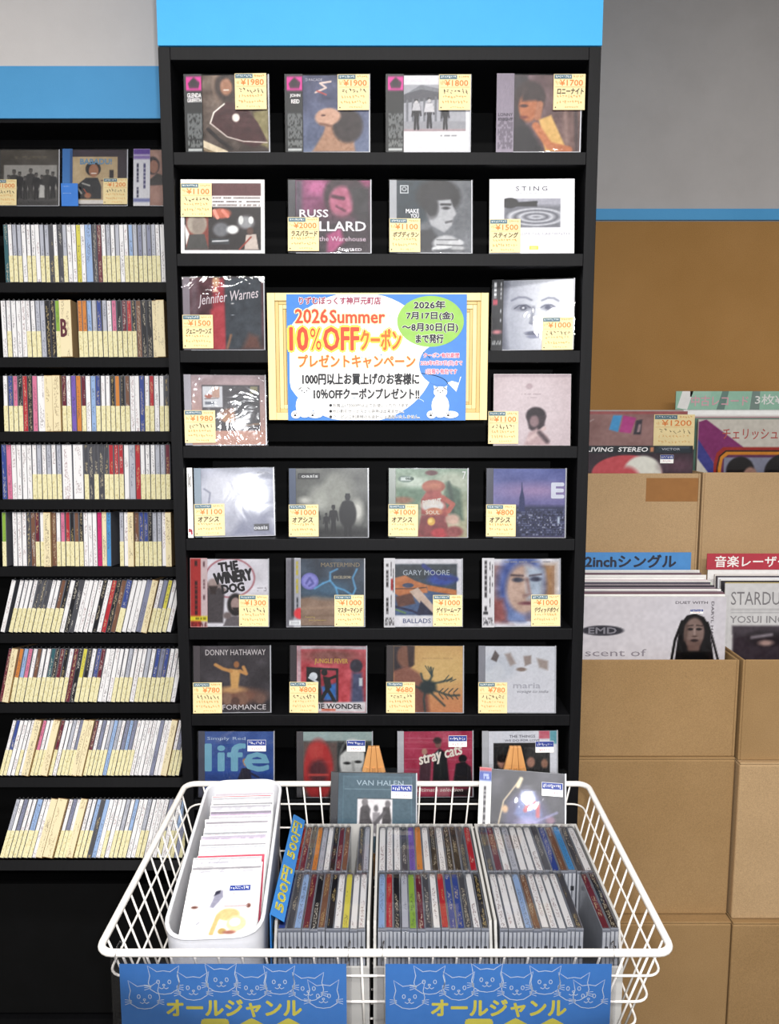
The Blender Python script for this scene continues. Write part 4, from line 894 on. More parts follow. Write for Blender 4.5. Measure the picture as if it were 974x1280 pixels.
L_disc(169, 246, 'disc with white and violet strip beside the tall unit, above upright discs',
       [('G', 'b08878', 'a87c6c'), ('Nz', .05, 7), ('E', .22, .28, .12, .16, '3a2a2c', .03), ('E', .24, .30, .08, .12, '9c6c58', .02), ('P', [(.1, .6), (.3, .42), (.5, .5), (.5, .62), (.2, .64)], '40342f', .03), ('P', [(.4, 1), (.42, .8), (.6, .8), (.6, 1)], '3a2c2c', .03)],
       seed=5, obi=(0.036, [('G', 'd2d0da', 'd8d6de'), ('Rr', 0, 0, 1, .10, '6a4c9c', .02), ('Rr', 0, .12, 1, .18, '8a74b0', .02), ('marks', .15, .26, .38, .85, '3c3a58', 1, .8, True), ('marks', .55, .26, .8, .7, '55527c', 1, .75, True), ('Rr', 0, .87, 1, .93, '7c80b0', .02)]))
cardb = MB().box(0, 0.036, -0.0016, 0, 0, 0.048, flat('2f74c8', 0.5)).build('blue_card')
mb = MB(); scribble(mb, .004, .018, .040, .043, -0.0019, flat('a8c8ec'), random.Random(3), 6, .0006); scribble(mb, .004, .022, .026, .028, -0.0019, flat('a8c8ec'), random.Random(4), 6, .0006); mb.build('lettering', cardb)
p = at(76.5, 250, YL + 0.004); cardb.location = (p.x + 0.002, YL + 0.001, LROW[0][0] + 0.0005); cardb.rotation_euler = (R(-3), 0, 0)
tag(cardb, 'small plain blue card leaning on disc with seated man', 'card')

# ================================================================ coupon poster on its wooden board
PY = YT - 0.026
pa, pb = at(335, 445, PY), at(610, 445, PY)
ztop, zbot = at(470, 366, PY).z, at(470, 525, PY).z
bw, bh = pb.x - pa.x, ztop - zbot
board = tag(empty('wooden_tray', (pa.x, PY, zbot)), 'pale bamboo tray with stepped rings hung across the middle of the tall unit', 'tray')
WOOD = []
for i, (h1, h2) in enumerate((('d6c288', 'e2d09a'), ('c4a566', 'd0b478'))):
    WOOD.append(mottled('pale_bamboo_%d' % i if False else 'pale_bamboo', h1, h2, 30.0, 0.5, 0.06, (1, 1, 0.15)))
MB().box(0, bw, 0.0085, 0.0235, 0, bh, WOOD[0]).build('tray_base', board, bevel=0.001)
ins = [0.0, 0.013, 0.019, 0.026, 0.031, 0.040]
for k in range(5):
    a, b = ins[k], ins[k + 1]; y0 = [0.0, 0.0025, 0.0035, 0.005, 0.006][k]
    m = WOOD[k % 2]; mb = MB()
    mb.box(a, b - 0.0002, y0, 0.0083, a, bh - a, m).box(bw - b + 0.0002, bw - a, y0, 0.0083, a, bh - a, m)
    mb.box(b, bw - b, y0, 0.0083, a, b - 0.0002, m).box(b, bw - b, y0, 0.0083, bh - b + 0.0002, bh - a, m)
    mb.build('tray_rim', board, bevel=0.0006)

# the sheet lies on the tray rim
qa, qb = at(359, 445, PY - 0.002), at(583, 445, PY - 0.002)
w, zt, zb = qb.x - qa.x, at(470, 368, PY).z, at(470, 525.5, PY).z
h = zt - zb
BLUE = flat('3273be', 0.45, 0.4, 'poster_blue'); LBLUE = flat('b4cfec', 0.5, 0.3, 'poster_light_blue'); GREEN = flat('88b452', 0.5, 0.3, 'poster_green')
RED = flat('bf4428', 0.5, 0.3, 'poster_red'); OR = flat('c4621e', 0.5, 0.3, 'poster_orange'); YEL = flat('ead24e', 0.5, 0.3, 'poster_yellow'); PLUM = flat('8c2c4a', 0.5, 0.3, 'poster_plum'); DARK = flat('15161c', 0.5, 0.3, 'poster_black'); PEACH = flat('f4d8a4', 0.5, 0.3, 'poster_peach')
poster = MB().box(0, w, -0.0005, 0, 0, h, BLUE).build('poster_sheet'); poster.location = (qa.x, PY - 0.0008, zb)
tag(poster, 'blue and white 2026 summer ten percent off coupon poster fixed on the bamboo tray', 'poster')
# measured on the photograph: poster spans 224 x 157 pixels
def px(x): return (x - 359) / 224 * w
def pz(y): return (525.5 - y) / 157.5 * h
mb = MB(); y = -0.0009
big = [(-.0, 0)]
blob = [(px(380), pz(368.6))] + [(px(448) + (px(575) - px(370)) * .41 * 1.14 * math.cos(R(a)), pz(447) + (pz(368) - pz(525)) * .52 * math.sin(R(a))) for a in range(100, -260, -6)]
blob = [(min(max(p[0], px(362)), px(582)), min(max(p[1], 0.0006), h - 0.0006)) for p in blob[1:]]
mb.poly(blob, y, WHITE)
# pale brush lines of a splashing wave
rng = random.Random(5)
for (cx, cy, rx, ry, a0, a1) in ((440, 405, 20, 12, 20, 200), (470, 398, 18, 20, 0, 120), (455, 428, 42, 18, 190, 330), (470, 470, 60, 30, 150, 260), (450, 462, 70, 42, 180, 300), (520, 480, 40, 14, 0, 200), (480, 502, 50, 8, 0, 180), (505, 460, 38, 26, 30, 140), (430, 440, 45, 30, 60, 160), (485, 385, 12, 10, 0, 300)):
    ribbon(mb, oval(px(cx), pz(cy), (px(cx + rx) - px(cx)), pz(cy) - pz(cy + ry), 24, a0, a1), 0.0011, y - 0.0002, LBLUE)
for k in range(5): ribbon(mb, [(px(440 + 9 * k), pz(438 + k)), (px(452 + 8 * k), pz(462 - 2 * k))], 0.0010, y - 0.0002, LBLUE)
mb.poly(oval(px(538), pz(401.5), px(579.5) - px(538), pz(401.5) - pz(433), 48), y - 0.0003, GREEN)
bub = oval(px(551), pz(455), px(578) - px(551), pz(455) - pz(481), 40)
mb.poly(bub, y - 0.0002, BLUE)
mb.poly([(px(560), pz(478)), (px(577), pz(470)), (px(571), pz(489))], y - 0.00025, WHITE)
mb.poly([(px(560), pz(474)), (px(578), pz(460)), (px(574), pz(478))], y - 0.0003, BLUE)
mb.build('picture', poster)
mb = MB()
def T2(txt, x0, y0, x1, y1, m, bold=0.0, rim=None, rw=0.0, base=None):
    if rim: letter(mb, txt, px(x0), px(x1), pz(y1), pz(y0), y - 0.0006, rim, bold, fat=rw * 1.1)
    letter(mb, txt, px(x0), px(x1), pz(y1), pz(y0), y - 0.0009, m, bold)
T2('りずむぼっくす神戸元町店', 375, 371.5, 476, 380.5, PLUM, 0.04, WHITE, 0.04)
T2('2026', 370, 386.5, 410, 403.5, RED, 0.03, PEACH, 0.05); T2('Summer', 413, 387.5, 481, 403.5, RED, 0.03, PEACH, 0.05)
T2('10', 363, 409, 385, 437, RED, 0.035, YEL, 0.06); T2('%', 388, 409.5, 402, 437, RED, 0.0, YEL, 0.06); T2('OFF', 405, 409, 448.5, 437, RED, 0.03, YEL, 0.06); T2('クーポン', 451, 411, 501, 436.5, OR, 0.03, YEL, 0.07)
T2('プレゼントキャンペーン', 373, 443, 519, 459, OR, 0.03, PEACH, 0.05)
T2('1000円以上お買上げのお客様に', 378, 466, 524, 480, DARK, 0.045, WHITE, 0.03)
T2('10％OFFクーポンプレゼント!!', 392, 485, 524, 498, DARK, 0.045, WHITE, 0.03)
T2('●お買上げ2000円以上でお使いいただけます', 411, 504, 511, 508.5, DARK, 0.005, WHITE, 0.06); T2('●他の割引サービスとの併用は出来ません。', 411, 511.5, 505, 516, DARK, 0.005, WHITE, 0.06); T2('●クーポンご利用時のお会計には適用いたしません。', 411, 518.5, 525, 523, DARK, 0.005, WHITE, 0.06)
T2('2026年', 517.5, 376, 556, 386, DARK, 0.05, WHITE, 0.03); T2('7月17日(金)', 508, 389.5, 566.5, 400, DARK, 0.05, WHITE, 0.03); T2('～8月30日(日)', 503, 404, 572, 415, DARK, 0.05, WHITE, 0.03); T2('まで発行', 520, 417.5, 554, 428, DARK, 0.05, WHITE, 0.03)
PINK = flat('c04468', 0.5, 0.3, 'poster_pink')
T2('クーポン有効期間', 529.5, 440.5, 574, 446.5, PINK, 0.03, WHITE, 0.05); T2('2026年9月27日(日)まで', 526, 450, 578, 457, PINK, 0.03, WHITE, 0.05); T2('1回限り有効です', 532.5, 460.5, 571.5, 467, PINK, 0.03, WHITE, 0.05)
mb.build('lettering', poster)
for bx, by, flip in ((380, 501, 1), (551, 501, 1)):
    b = MB(); Y0 = -0.0017; W_ = flat('f6f6f6', 0.5, 0.3, 'poster_bear_white')
    def bo(cx, cy, rx, ry, m, dy=0.0): b.poly(oval(px(bx + cx), pz(by + cy), px(rx) - px(0), pz(0) - pz(ry), 20), Y0 - dy, m)
    b.poly([(px(bx - 7.5), pz(by - 14)), (px(bx - 8.5), pz(by - 19.5)), (px(bx - 3), pz(by - 17))], Y0, W_); b.poly([(px(bx + 7.5), pz(by - 14)), (px(bx + 8.5), pz(by - 19.5)), (px(bx + 3), pz(by - 17))], Y0, W_)
    bo(0, -11.5, 8.5, 7, W_); bo(0, 6, 11, 15, W_, .0001); bo(-11, 17, 6, 5, W_, .0002); bo(13, 17, 10, 4.5, W_, .0002)
    for ex in (-3, 3): bo(ex, -13, .8, .8, DARK, .0004)
    bo(0, -11, .9, .7, DARK, .0004)
    for fx in (-12, 10):
        bo(fx, 18, 1.6, 1.3, DARK, .0004)
        for t in (-2, 0, 2): bo(fx + t * .9, 15.5, .6, .7, DARK, .0004)
    ribbon(b, oval(px(bx), pz(by + 3), px(6) - px(0), pz(0) - pz(6), 20), 0.0006, Y0 - .0003, LBLUE, True); ribbon(b, oval(px(bx), pz(by + 3), px(3) - px(0), pz(0) - pz(3), 14), 0.0005, Y0 - .0003, LBLUE, True)
    b.build('bear_picture', poster)

# ================================================================ white wire basket on its stand
BX0, BX1, BYF, BYR = -0.348, 0.338, 0.880, 1.300
RZF, RZR, BZ = 0.861, 0.869, 0.700
def rimz(yv): return RZF + (RZR - RZF) * (yv - BYF) / (BYR - BYF)
basket = tag(empty('wire_basket', ((BX0 + BX1) / 2, (BYF + BYR) / 2, 0)), 'white wire bargain basket holding disc boxes in front of the tall unit', 'basket')
ox, oy = basket.location.x, basket.location.y
def ring(ins, z_of, n=5, rad=0.018):
    x0, x1, y0, y1 = BX0 + ins, BX1 - ins, BYF + ins, BYR - ins * 0.13; pts = []
    for cx, cy, a in ((x1 - rad, y1 - rad, 0), (x0 + rad, y1 - rad, 90), (x0 + rad, y0 + rad, 180), (x1 - rad, y0 + rad, 270)):
        for k in range(n + 1):
            t = R(a + 90 * k / n); X, Y = cx + rad * math.cos(t), cy + rad * math.sin(t); pts.append((X - ox, Y - oy, z_of(Y)))
    return pts
MB().tube(ring(0, rimz), 0.0047, M['wire'], True, 10).build('rim', basket, True)
mb = MB()
DEPTHS = [0.036, 0.078, 0.120]
def inset(d): return 0.038 * d / 0.165
REAR = 0.13     # the rear side hangs nearly straight
for d in DEPTHS:
    mb.tube(ring(inset(d), lambda Y, d=d: rimz(Y) - d), 0.0016, M['wire'], True, 6)
mb.tube(ring(0.038, lambda Y: BZ), 0.0026, M['wire'], True, 6)
nx = 24
for i in range(1, nx):
    for yy, s in ((BYF, 1), (BYR, -1)):
        f = i / nx; xt = BX0 + (BX1 - BX0) * f; xb = BX0 + 0.038 + (BX1 - BX0 - 0.076) * f
        mb.tube([(xt - ox, yy - oy, rimz(yy)), (xb - ox, yy + (0.038 if s > 0 else -0.005) - oy, BZ)], 0.0014, M['wire'], n=6)
ny = 14
for i in range(1, ny):
    f = i / ny; yt = BYF + (BYR - BYF) * f; yb = BYF + 0.038 + (BYR - BYF - 0.043) * f
    for xx, s in ((BX0, 1), (BX1, -1)):
        mb.tube([(xx - ox, yt - oy, rimz(yt)), (xx + s * 0.038 - ox, yb - oy, BZ)], 0.0014, M['wire'], n=6)
    mb.tube([(BX0 + 0.038 - ox, yb - oy, BZ), (BX1 - 0.038 - ox, yb - oy, BZ)], 0.0014, M['wire'], n=6)
for i in range(1, nx, 3):
    xb = BX0 + 0.038 + (BX1 - BX0 - 0.076) * i / nx
    mb.tube([(xb - ox, BYF + 0.038 - oy, BZ - 0.002), (xb - ox, BYR - 0.005 - oy, BZ - 0.002)], 0.0014, M['wire'], n=6)
mb.build('wire_mesh', basket, True)
for sx in (BX0 + 0.045, BX1 - 0.045):
    for sy in (BYF + 0.045, BYR - 0.045):
        MB().tube([(sx - ox, sy - oy, BZ - 0.0045), (sx - ox, sy - oy, 0.0)], 0.008, M['wire'], n=10).build('leg', basket, True)
for sx in (BX0 + 0.045, BX1 - 0.045):
    MB().tube([(sx - ox, BYF + 0.045 - oy, 0.15), (sx - ox, BYR - 0.045 - oy, 0.15)], 0.005, M['wire'], n=8).build('stretcher', basket, True)

# ---------------------------------------------------------------- two blue price signs hung on the front rim
SIGNBLUE = mottled('sign_blue', '4688da', '4d8fe0', 40.0, 0.4, 0.0); SIGNYEL = flat('efe35e', 0.5, 0.3, 'sign_yellow'); LINE = flat('e4f0fc', 0.5, 0.3, 'sign_white_line')
def cat_face(mb, cx, cz, s, y):
    ln = 0.0009
    head = [(cx + s * x, cz + s * z) for x, z in ((-.78, .42), (-.9, 1.05), (-.38, .68), (0, .74), (.38, .68), (.9, 1.05), (.78, .42), (.88, 0), (.78, -.4), (.4, -.66), (0, -.72), (-.4, -.66), (-.78, -.4), (-.88, 0))]
    ribbon(mb, head, ln, y, LINE, True)
    for e in (-.32, .32): ribbon(mb, oval(cx + e * s, cz + .05 * s, .085 * s, .12 * s, 12), ln * .9, y, LINE, True)
    ribbon(mb, oval(cx, cz - .14 * s, .07 * s, .05 * s, 8), ln, y, LINE, True)
    ribbon(mb, [(cx, cz - .19 * s), (cx, cz - .30 * s)], ln, y, LINE)
    ribbon(mb, [(cx - .26 * s, cz - .30 * s), (cx - .12 * s, cz - .38 * s), (cx, cz - .30 * s), (cx + .12 * s, cz - .38 * s), (cx + .26 * s, cz - .30 * s)], ln, y, LINE)
    for sg in (-1, 1):
        for k in (-1, 0, 1): ribbon(mb, [(cx + sg * .72 * s, cz + (-.25 + .06 * k) * s), (cx + sg * 1.12 * s, cz + (-.3 + .16 * k) * s)], ln * .8, y, LINE)
for u0, u1, lab in ((149, 433, 'blue all-genre price sign with cat drawings below the white bin'), (482, 765, 'blue all-genre price sign with cat drawings below the two disc boxes further from the bin')):
    YS = BYF - 0.0105
    a, b = at(u0, 1205, YS), at(u1, 1205, YS); sw = b.x - a.x; sh = sw * 0.71
    sg = MB().box(0, sw, -0.0003, 0.0003, -sh, 0, SIGNBLUE).build('price_sign'); sg.location = (a.x, YS, a.z)
    tag(sg, lab, 'sign')
    k = sw / (u1 - u0); mb = MB(); X = lambda u: (u - 149) * k; Z = lambda v: -(v - 1205) * k * 1.0
    for cu, cv in ((204, 1229), (241, 1237), (276, 1226), (314, 1237), (349, 1229), (385, 1238), (179, 1249), (404, 1248)):
        if cu == 404: pass
        cat_face(mb, X(cu), Z(cv + 1), 22 * k, -0.0006 - (0.0001 if cu in (179, 404) else 0))
    mb.build('cat_drawing', sg)
    mb = MB()
    letter(mb, 'オールジャンル', X(207), X(376), Z(1276.5), Z(1253.5), -0.0007, SIGNYEL, 0.045)
    letter(mb, '500', X(248), X(380), Z(1346), Z(1282), -0.0007, SIGNYEL, 0.05); letter(mb, '円', X(386), X(424), Z(1346), Z(1306), -0.0007, SIGNYEL, 0.03)
    mb.build('lettering', sg)
    mb = MB(); e = 0.010
    mb.quad(-e, sw + 0.006, -sh - 0.003, 0.008, -0.0014, M['acrylic']); mb.quad(-e, sw + 0.006, -sh - 0.003, 0.008, 0.0012, M['acrylic'])
    mb.build('clear_sheath', sg)
    for hx in (-0.004, sw + 0.002):
        t = MB(); t.tube([(hx, -0.0006, 0.002), (hx, -0.002, 0.010), (hx + 0.001, 0.004, 0.0195), (hx + 0.002, 0.011, 0.0215), (hx + 0.002, 0.018, 0.014), (hx + 0.001, 0.012, 0.004), (hx, 0.002, 0.002)], 0.0007, M['clear'], n=6); t.build('tie', sg, True)

# ---------------------------------------------------------------- white bin of small sleeves
bin_ = tag(empty('storage_bin', (-0.228, 1.08, BZ + 0.004)), 'long white plastic bin of paper-sleeved small discs in the wire basket', 'bin')
bin_.rotation_euler = (0, 0, R(3.6))
def rrect(x0, x1, y0, y1, rad, n=6):
    pts = []
    for cx, cy, a in ((x1 - rad, y1 - rad, 0), (x0 + rad, y1 - rad, 90), (x0 + rad, y0 + rad, 180), (x1 - rad, y0 + rad, 270)):
        for k in range(n + 1):
            t = R(a + 90 * k / n); pts.append((cx + rad * math.cos(t), cy + rad * math.sin(t)))
    return pts
def bin_top(x, y):   # rim height: high at the back, dipping at the front
    t = (y + 0.175) / 0.35
    zz = 0.172 + 0.010 * max(0.0, min(1.0, (t - 0.15) / 0.85))
    if y > 0.13: zz += 0.006 * min(1.0, (y - 0.13) / 0.03)
    if y < -0.12: zz -= 0.012 * min(1.0, (-0.12 - y) / 0.045)
    return zz
outer_t = rrect(-0.061, 0.061, -0.177, 0.184, 0.034); inner_t = rrect(-0.0575, 0.0575, -0.1735, 0.1805, 0.031)
outer_b = rrect(-0.055, 0.055, -0.155, 0.165, 0.028); inner_b = rrect(-0.052, 0.052, -0.152, 0.162, 0.026)
k = len(outer_t)
vs = [(p[0], p[1], bin_top(*p)) for p in outer_t] + [(p[0], p[1], bin_top(*p)) for p in inner_t] + [(p[0], p[1], 0) for p in outer_b] + [(p[0], p[1], 0.003) for p in inner_b]
fs = []
for i in range(k):
    j = (i + 1) % k
    fs += [(i, j, k + j, k + i), (2 * k + i, 2 * k + j, j, i), (k + i, k + j, 3 * k + j, 3 * k + i)]
fs += [tuple(range(3 * k - 1, 2 * k - 1, -1)), tuple(range(3 * k, 4 * k))]
mb = MB(); mb.add(vs, fs, M['bin']); bo_ = mb.build('bin_body', bin_, True)
bo_.modifiers.new('edges', 'EDGE_SPLIT').split_angle = R(50)
lip = MB(); lip.tube([(p[0] * 1.012, p[1] * 1.006, bin_top(*p)) for p in rrect(-0.0592, 0.0592, -0.1752, 0.1822, 0.0325)], 0.0026, M['bin'], True, 8); lip.build('rim', bin_, True)

# the sleeves in it, leaning back more and more towards the front
random.seed(11)
SW_, SH_ = 0.094, 0.0965
PCOL = [('f1f0ee', 'white'), ('ecebea', 'white'), ('d8d6da', 'pale grey'), ('b7455a', 'crimson'), ('f0efed', 'white'), ('b9a8c0', 'lilac'), ('e8e6e4', 'white'), ('c8687c', 'rose'), ('eeeceb', 'white'), ('dcd4d8', 'pale pink')]
nS = 24
order = [0, 1, 2, 4, 3, 6, 0, 8, 9, 5, 4, 2, 1, 9, 6, 8, 5, 0, 2, 4, 6, 1, 3, 2]
for i in range(nS):
    f = i / (nS - 1)
    yt = 1.0125 + 0.216 * f ** 0.93            # top edge, from the front one to the back one
    lean = 73 - 52 * min(1, f * 1.35) ** 0.8
    ztop_ = 0.884 + 0.006 * f + random.uniform(-0.002, 0.002)
    yb_, zb_ = yt - SH_ * math.sin(R(lean)), ztop_ - SH_ * math.cos(R(lean))
    hx, cw_ = PCOL[order[i]]
    rng = random.Random(i)
    if i == 0:
        ops = [('G', 'f4f3f1', 'f6f5f3'), ('P', [(.40, .34), (.50, .30), (.52, .42), (.40, .6), (.34, .58)], '9a98a4', .03), ('P', [(.40, .32), (.47, .30), (.46, .36), (.38, .40)], '4a4854', .02), ('E', .14, .57, .05, .025, '7c5c54', .02), ('E', .88, .57, .035, .04, '84625a', .02), ('L', [(.55, .57), (.85, .57)], .03, 'b8a8a8', .02), ('E', .62, .70, .16, .10, 'e2b98c', .03), ('E', .74, .84, .14, .12, 'e8c8a4', .03), ('E', .72, .82, .07, .06, 'f6eee4', .02), ('L', [(.48, .72), (.42, .98)], .07, 'e0b486', .02), ('E', .56, .95, .06, .05, 'b8a070', .02), ('E', .66, .97, .09, .03, 'a87c70', .02), ('L', [(.2, .84), (.24, .8)], .02, '9a98a0')]
    elif i == 2:
        ops = [('G', 'eeedec', 'eeedec'), ('marks', .04, .04, .28, .22, '55525a', 3, .8), ('marks', .3, .06, .9, .12, 'a8a6ac', 2, .6), ('E', .45, .22, .25, .06, '4a3c40', .03), ('E', .62, .24, .08, .06, 'd8b0a8', .03), ('E', .85, .22, .1, .06, '8c848c', .03)]
    else:
        c2 = rng.choice(['8a5a64', '6a6878', 'a89098', '4c4850', 'b86070'])
        ops = [('G', hx, hx), ('Rr', 0, 0, 1, .028, ['8a8890', '5c5860', 'a89aa4'][i % 3], .01), ('marks', .06, .05, .94, .12, c2, 2, .6), ('Rr', .15, .14, .85, .5, c2, .1)]
        if cw_ in ('crimson', 'rose'): ops = [('G', hx, hx), ('marks', .1, .05, .5, .1, 'e8c8cc', 1, .5)]
    sl = MB().box(-SW_ / 2, SW_ / 2, 0.0004, 0.0018, 0, SH_, M['paper']).build('paper_sleeve')
    link('cover', art_mesh('cover', SW_ - 0.001, SH_ - 0.001, ops, 64 if i == 0 else 40, seed=i, y=0.0, x0=-SW_ / 2 + 0.0005, z0=0.0005), sl)
    sl.matrix_basis = Matrix.Translation((-0.2255 - (yb_ - 1.08) * 0.066 + random.uniform(-0.003, 0.003), yb_, zb_)) @ Matrix.Rotation(R(3.6 + random.uniform(-0.5, 0.5)), 4, 'Z') @ Matrix.Rotation(R(-lean), 4, 'X')
    lab = 'white small disc sleeve with orange figure lying foremost in the white bin' if i == 0 else f'{cw_} small disc sleeve, {word_ord(i + 1)} from the front of the white bin'
    tag(sl, lab, 'disc sleeve', 'small disc sleeves in the white bin')
    if i == 0: blue_sticker(sl, 0.008, 0.055, -0.0004, 0.028, 0.018, 3)

# ---------------------------------------------------------------- three open boxes of discs
def open_box(x0, x1, y0, y1, z0, zs, zf, m, label, t=0.0035):
    b = tag(empty('disc_box', ((x0 + x1) / 2, (y0 + y1) / 2, z0)), label, 'box', 'grey disc boxes in the wire basket')
    w2, d2 = (x1 - x0) / 2, (y1 - y0) / 2
    MB().box(-w2, w2, -d2, d2, 0, 0.002, m).build('base', b)
    for s in (-1, 1):
        a_, b_ = sorted((s * w2, s * (w2 - t)))
        MB().prism([(-d2, 0.0021), (d2, 0.0021), (d2, zs - z0), (-d2 + 0.02, zs - z0), (-d2, zf - z0)], a_, b_, m)
        mb = MB(); pr = [(-d2, 0.0021), (d2, 0.0021), (d2, zs - z0), (-d2 + 0.02, zs - z0), (-d2, zf - z0)]
        n = 5; mb.add([(a_, p[0], p[1]) for p in pr] + [(b_, p[0], p[1]) for p in pr], [tuple(range(n)), tuple(range(2 * n - 1, n - 1, -1))] + [(i, i + n, (i + 1) % n + n, (i + 1) % n) for i in range(n)], m)
        mb.build('side_panel', b)
    MB().box(-w2 + t, w2 - t, -d2, -d2 + t, 0.0021, zf - z0, m).build('front_panel', b)
    MB().box(-w2 + t, w2 - t, d2 - t, d2, 0.0021, zs - z0, m).build('back_panel', b)
    return b
BOXES = [(-0.1475, -0.0255, 'grey box of discs beside the white bin'), (-0.0205, 0.1315, 'grey middle box of discs in the wire basket'), (0.1345, 0.2965, 'grey box of discs at the basket end nearest the cartons')]
for x0, x1, lab in BOXES:
    open_box(x0, x1, 0.936, 1.1995, BZ + 0.004, 0.851, 0.800, M['greybox'], lab)
_jm = {}
def jewel(key, w):
    if (key, w) not in _jm:
        h = w / 2 * 0.97
        body = MB().box(-h, h, 0, 0.124, 0, 0.142, M['case_grey']).mesh('jewel_case')
        ins = MB().box(-h * 0.76, h * 0.76, 0.003, 0.121, 0.1418, 0.1424, SP1[key], skip='d').mesh('spine_insert')
        edge = MB()
        for sx in (-1, 1): edge.box(sx * h * 0.52 - h * 0.34, sx * h * 0.52 + h * 0.34, -0.0006, 0.0002, 0.004, 0.138, M['case_side'], skip='b')
        edge.box(-h * 0.17, h * 0.17, -0.0006, 0.0002, 0.004, 0.138, M['case_grey'], skip='b').box(-h * 0.5, h * 0.35, -0.0009, -0.0006, 0.030, 0.038, M['tray'], skip='b').box(-h * 0.35, h * 0.5, -0.0009, -0.0006, 0.112, 0.119, M['tray'], skip='b')
        tip = MB(); tip.add([(-h * .8, 0.112, 0.1429), (h * .8, 0.112, 0.1429), (h * .8, 0.1235, 0.1429), (-h * .8, 0.1235, 0.1429), (0, 0.1225, 0.1500)], [(0, 1, 4), (1, 2, 4), (2, 3, 4), (3, 0, 4)], M['film'])
        tip.add([(-h, -0.0008, 0), (h, -0.0008, 0), (h, -0.0008, 0.142), (-h, -0.0008, 0.142)], [(0, 1, 2, 3)], M['clear'])
        tip.add([(-h, 0, 0.1428), (h, 0, 0.1428), (h, 0.124, 0.1428), (-h, 0.124, 0.1428)], [(0, 1, 2, 3)], M['clear'])
        _jm[(key, w)] = (body, ins, edge.mesh('case_edge'), tip.mesh('clear_sleeve'))
    return _jm[(key, w)]
ROWSB = [   # box word, row word, y front, x start, x end, tokens
    ('box beside white bin', 'front', 0.9415, -0.1422, -0.0308, 'b d l m k n k w y w w'),
    ('box beside white bin', 'back', 1.0710, -0.1390, -0.0300, 'r m d o g w k m n _1.5 d g'),
    ('middle box', 'front', 0.9415, -0.0155, 0.1265, 'l r k g e m d w r b b d w k'),
    ('middle box', 'back', 1.0710, -0.0160, 0.1260, 'w w w d v o w k w k k d r'),
    ('box nearest the cartons', 'front', 0.9415, 0.1402, 0.2912, 'w w w l n w w w w d _2.2 m k'),
    ('box nearest the cartons', 'back', 1.0710, 0.1400, 0.2908, 'd m w g w w w d b n a d w'),
]
random.seed(21)
for bword, rword, y0, x0, x1, toks in ROWSB:
    it = [(t[0], float(t[1:]) if len(t) > 1 else 1.0) for t in toks.split()]
    unit = (x1 - x0) / sum(q for _, q in it); x = x0; c = 0; dirn = 'bin' if 'bin' in bword else ''
    for key, wd in it:
        wv = unit * wd
        if key != '_':
            c += 1
            body, ins, edge, tip = jewel(key, round(unit, 4))
            o = link('jewel_case', body)
            for nm, me in (('spine_insert', ins), ('case_edge', edge), ('clear_sleeve', tip)): link(nm, me, o)
            o.matrix_basis = Matrix.Translation((x + wv / 2, y0 + random.uniform(-0.0012, 0.0012), BZ + 0.0062 + random.uniform(0, 0.0008) + wv * 0.01)) @ Matrix.Rotation(R(random.uniform(-0.12, 0.12)), 4, 'Y') @ Matrix.Rotation(R(random.uniform(-.12, .12)), 4, 'Z')
            end = 'from the bin side'
            tag(o, f'{PAL[key][1].replace(" ", "-")}-spined jewel case, {word_ord(c)} {end}, {rword} row of {bword}', 'disc', f'jewel cases in the {rword} row of the {bword}')
        x += wv

# blue divider card standing along the first box
BLUEC = flat('2f72b4', 0.45, 0.4, 'divider_blue')
div = MB().box(-0.0007, 0.0007, -0.127, 0.127, 0, 0.162, BLUEC).build('divider_card')
div.matrix_basis = Matrix.Translation((-0.1515, 1.072, BZ + 0.0045))
tag(div, 'blue divider card with yellow price figures between white bin and disc boxes', 'card')
mb = MB(); pr = MB()
for yc in (-0.066, 0.062):
    letter(pr, '500円', -0.052, 0.052, 0.112, 0.142, 0, SIGNYEL, 0.04)
    vs = [(-0.0010, v[0] * -1 + yc if False else v[0] + yc, v[2]) for v in pr.v]
    vs = [(0.0011, v[0] + yc, v[2]) for v in pr.v]
    mb.add(vs, pr.f, SIGNYEL); pr = MB(); mb.build('lettering', div); mb = MB()
# top face lettering is seen on a folded flap lying over the card
flap = MB(); flap.add([(0.0007, -0.127, 0.162), (0.0007, 0.127, 0.162), (0.0175, 0.127, 0.1515), (0.0175, -0.127, 0.1515), (0.0007, -0.127, 0.1626), (0.0007, 0.127, 0.1626), (0.0175, 0.127, 0.1521), (0.0175, -0.127, 0.1521)],
                      [(0, 1, 2, 3), (7, 6, 5, 4), (0, 4, 5, 1), (1, 5, 6, 2), (2, 6, 7, 3), (3, 7, 4, 0)], BLUEC)
flap.build('folded_flap', div)
mb = MB()
for yc in (-0.064, 0.060):
    pr = MB(); letter(pr, '500円', -0.050, 0.050, 0.003, 0.0145, 0, SIGNYEL, 0.05)
    # running away from the viewer, tops of the figures towards the bin
    mb.add([(0.0175 - v[2], v[0] + yc, 0.1529 + v[2] * 0.625) for v in pr.v], pr.f, SIGNYEL); mb.build('lettering', div); mb = MB()

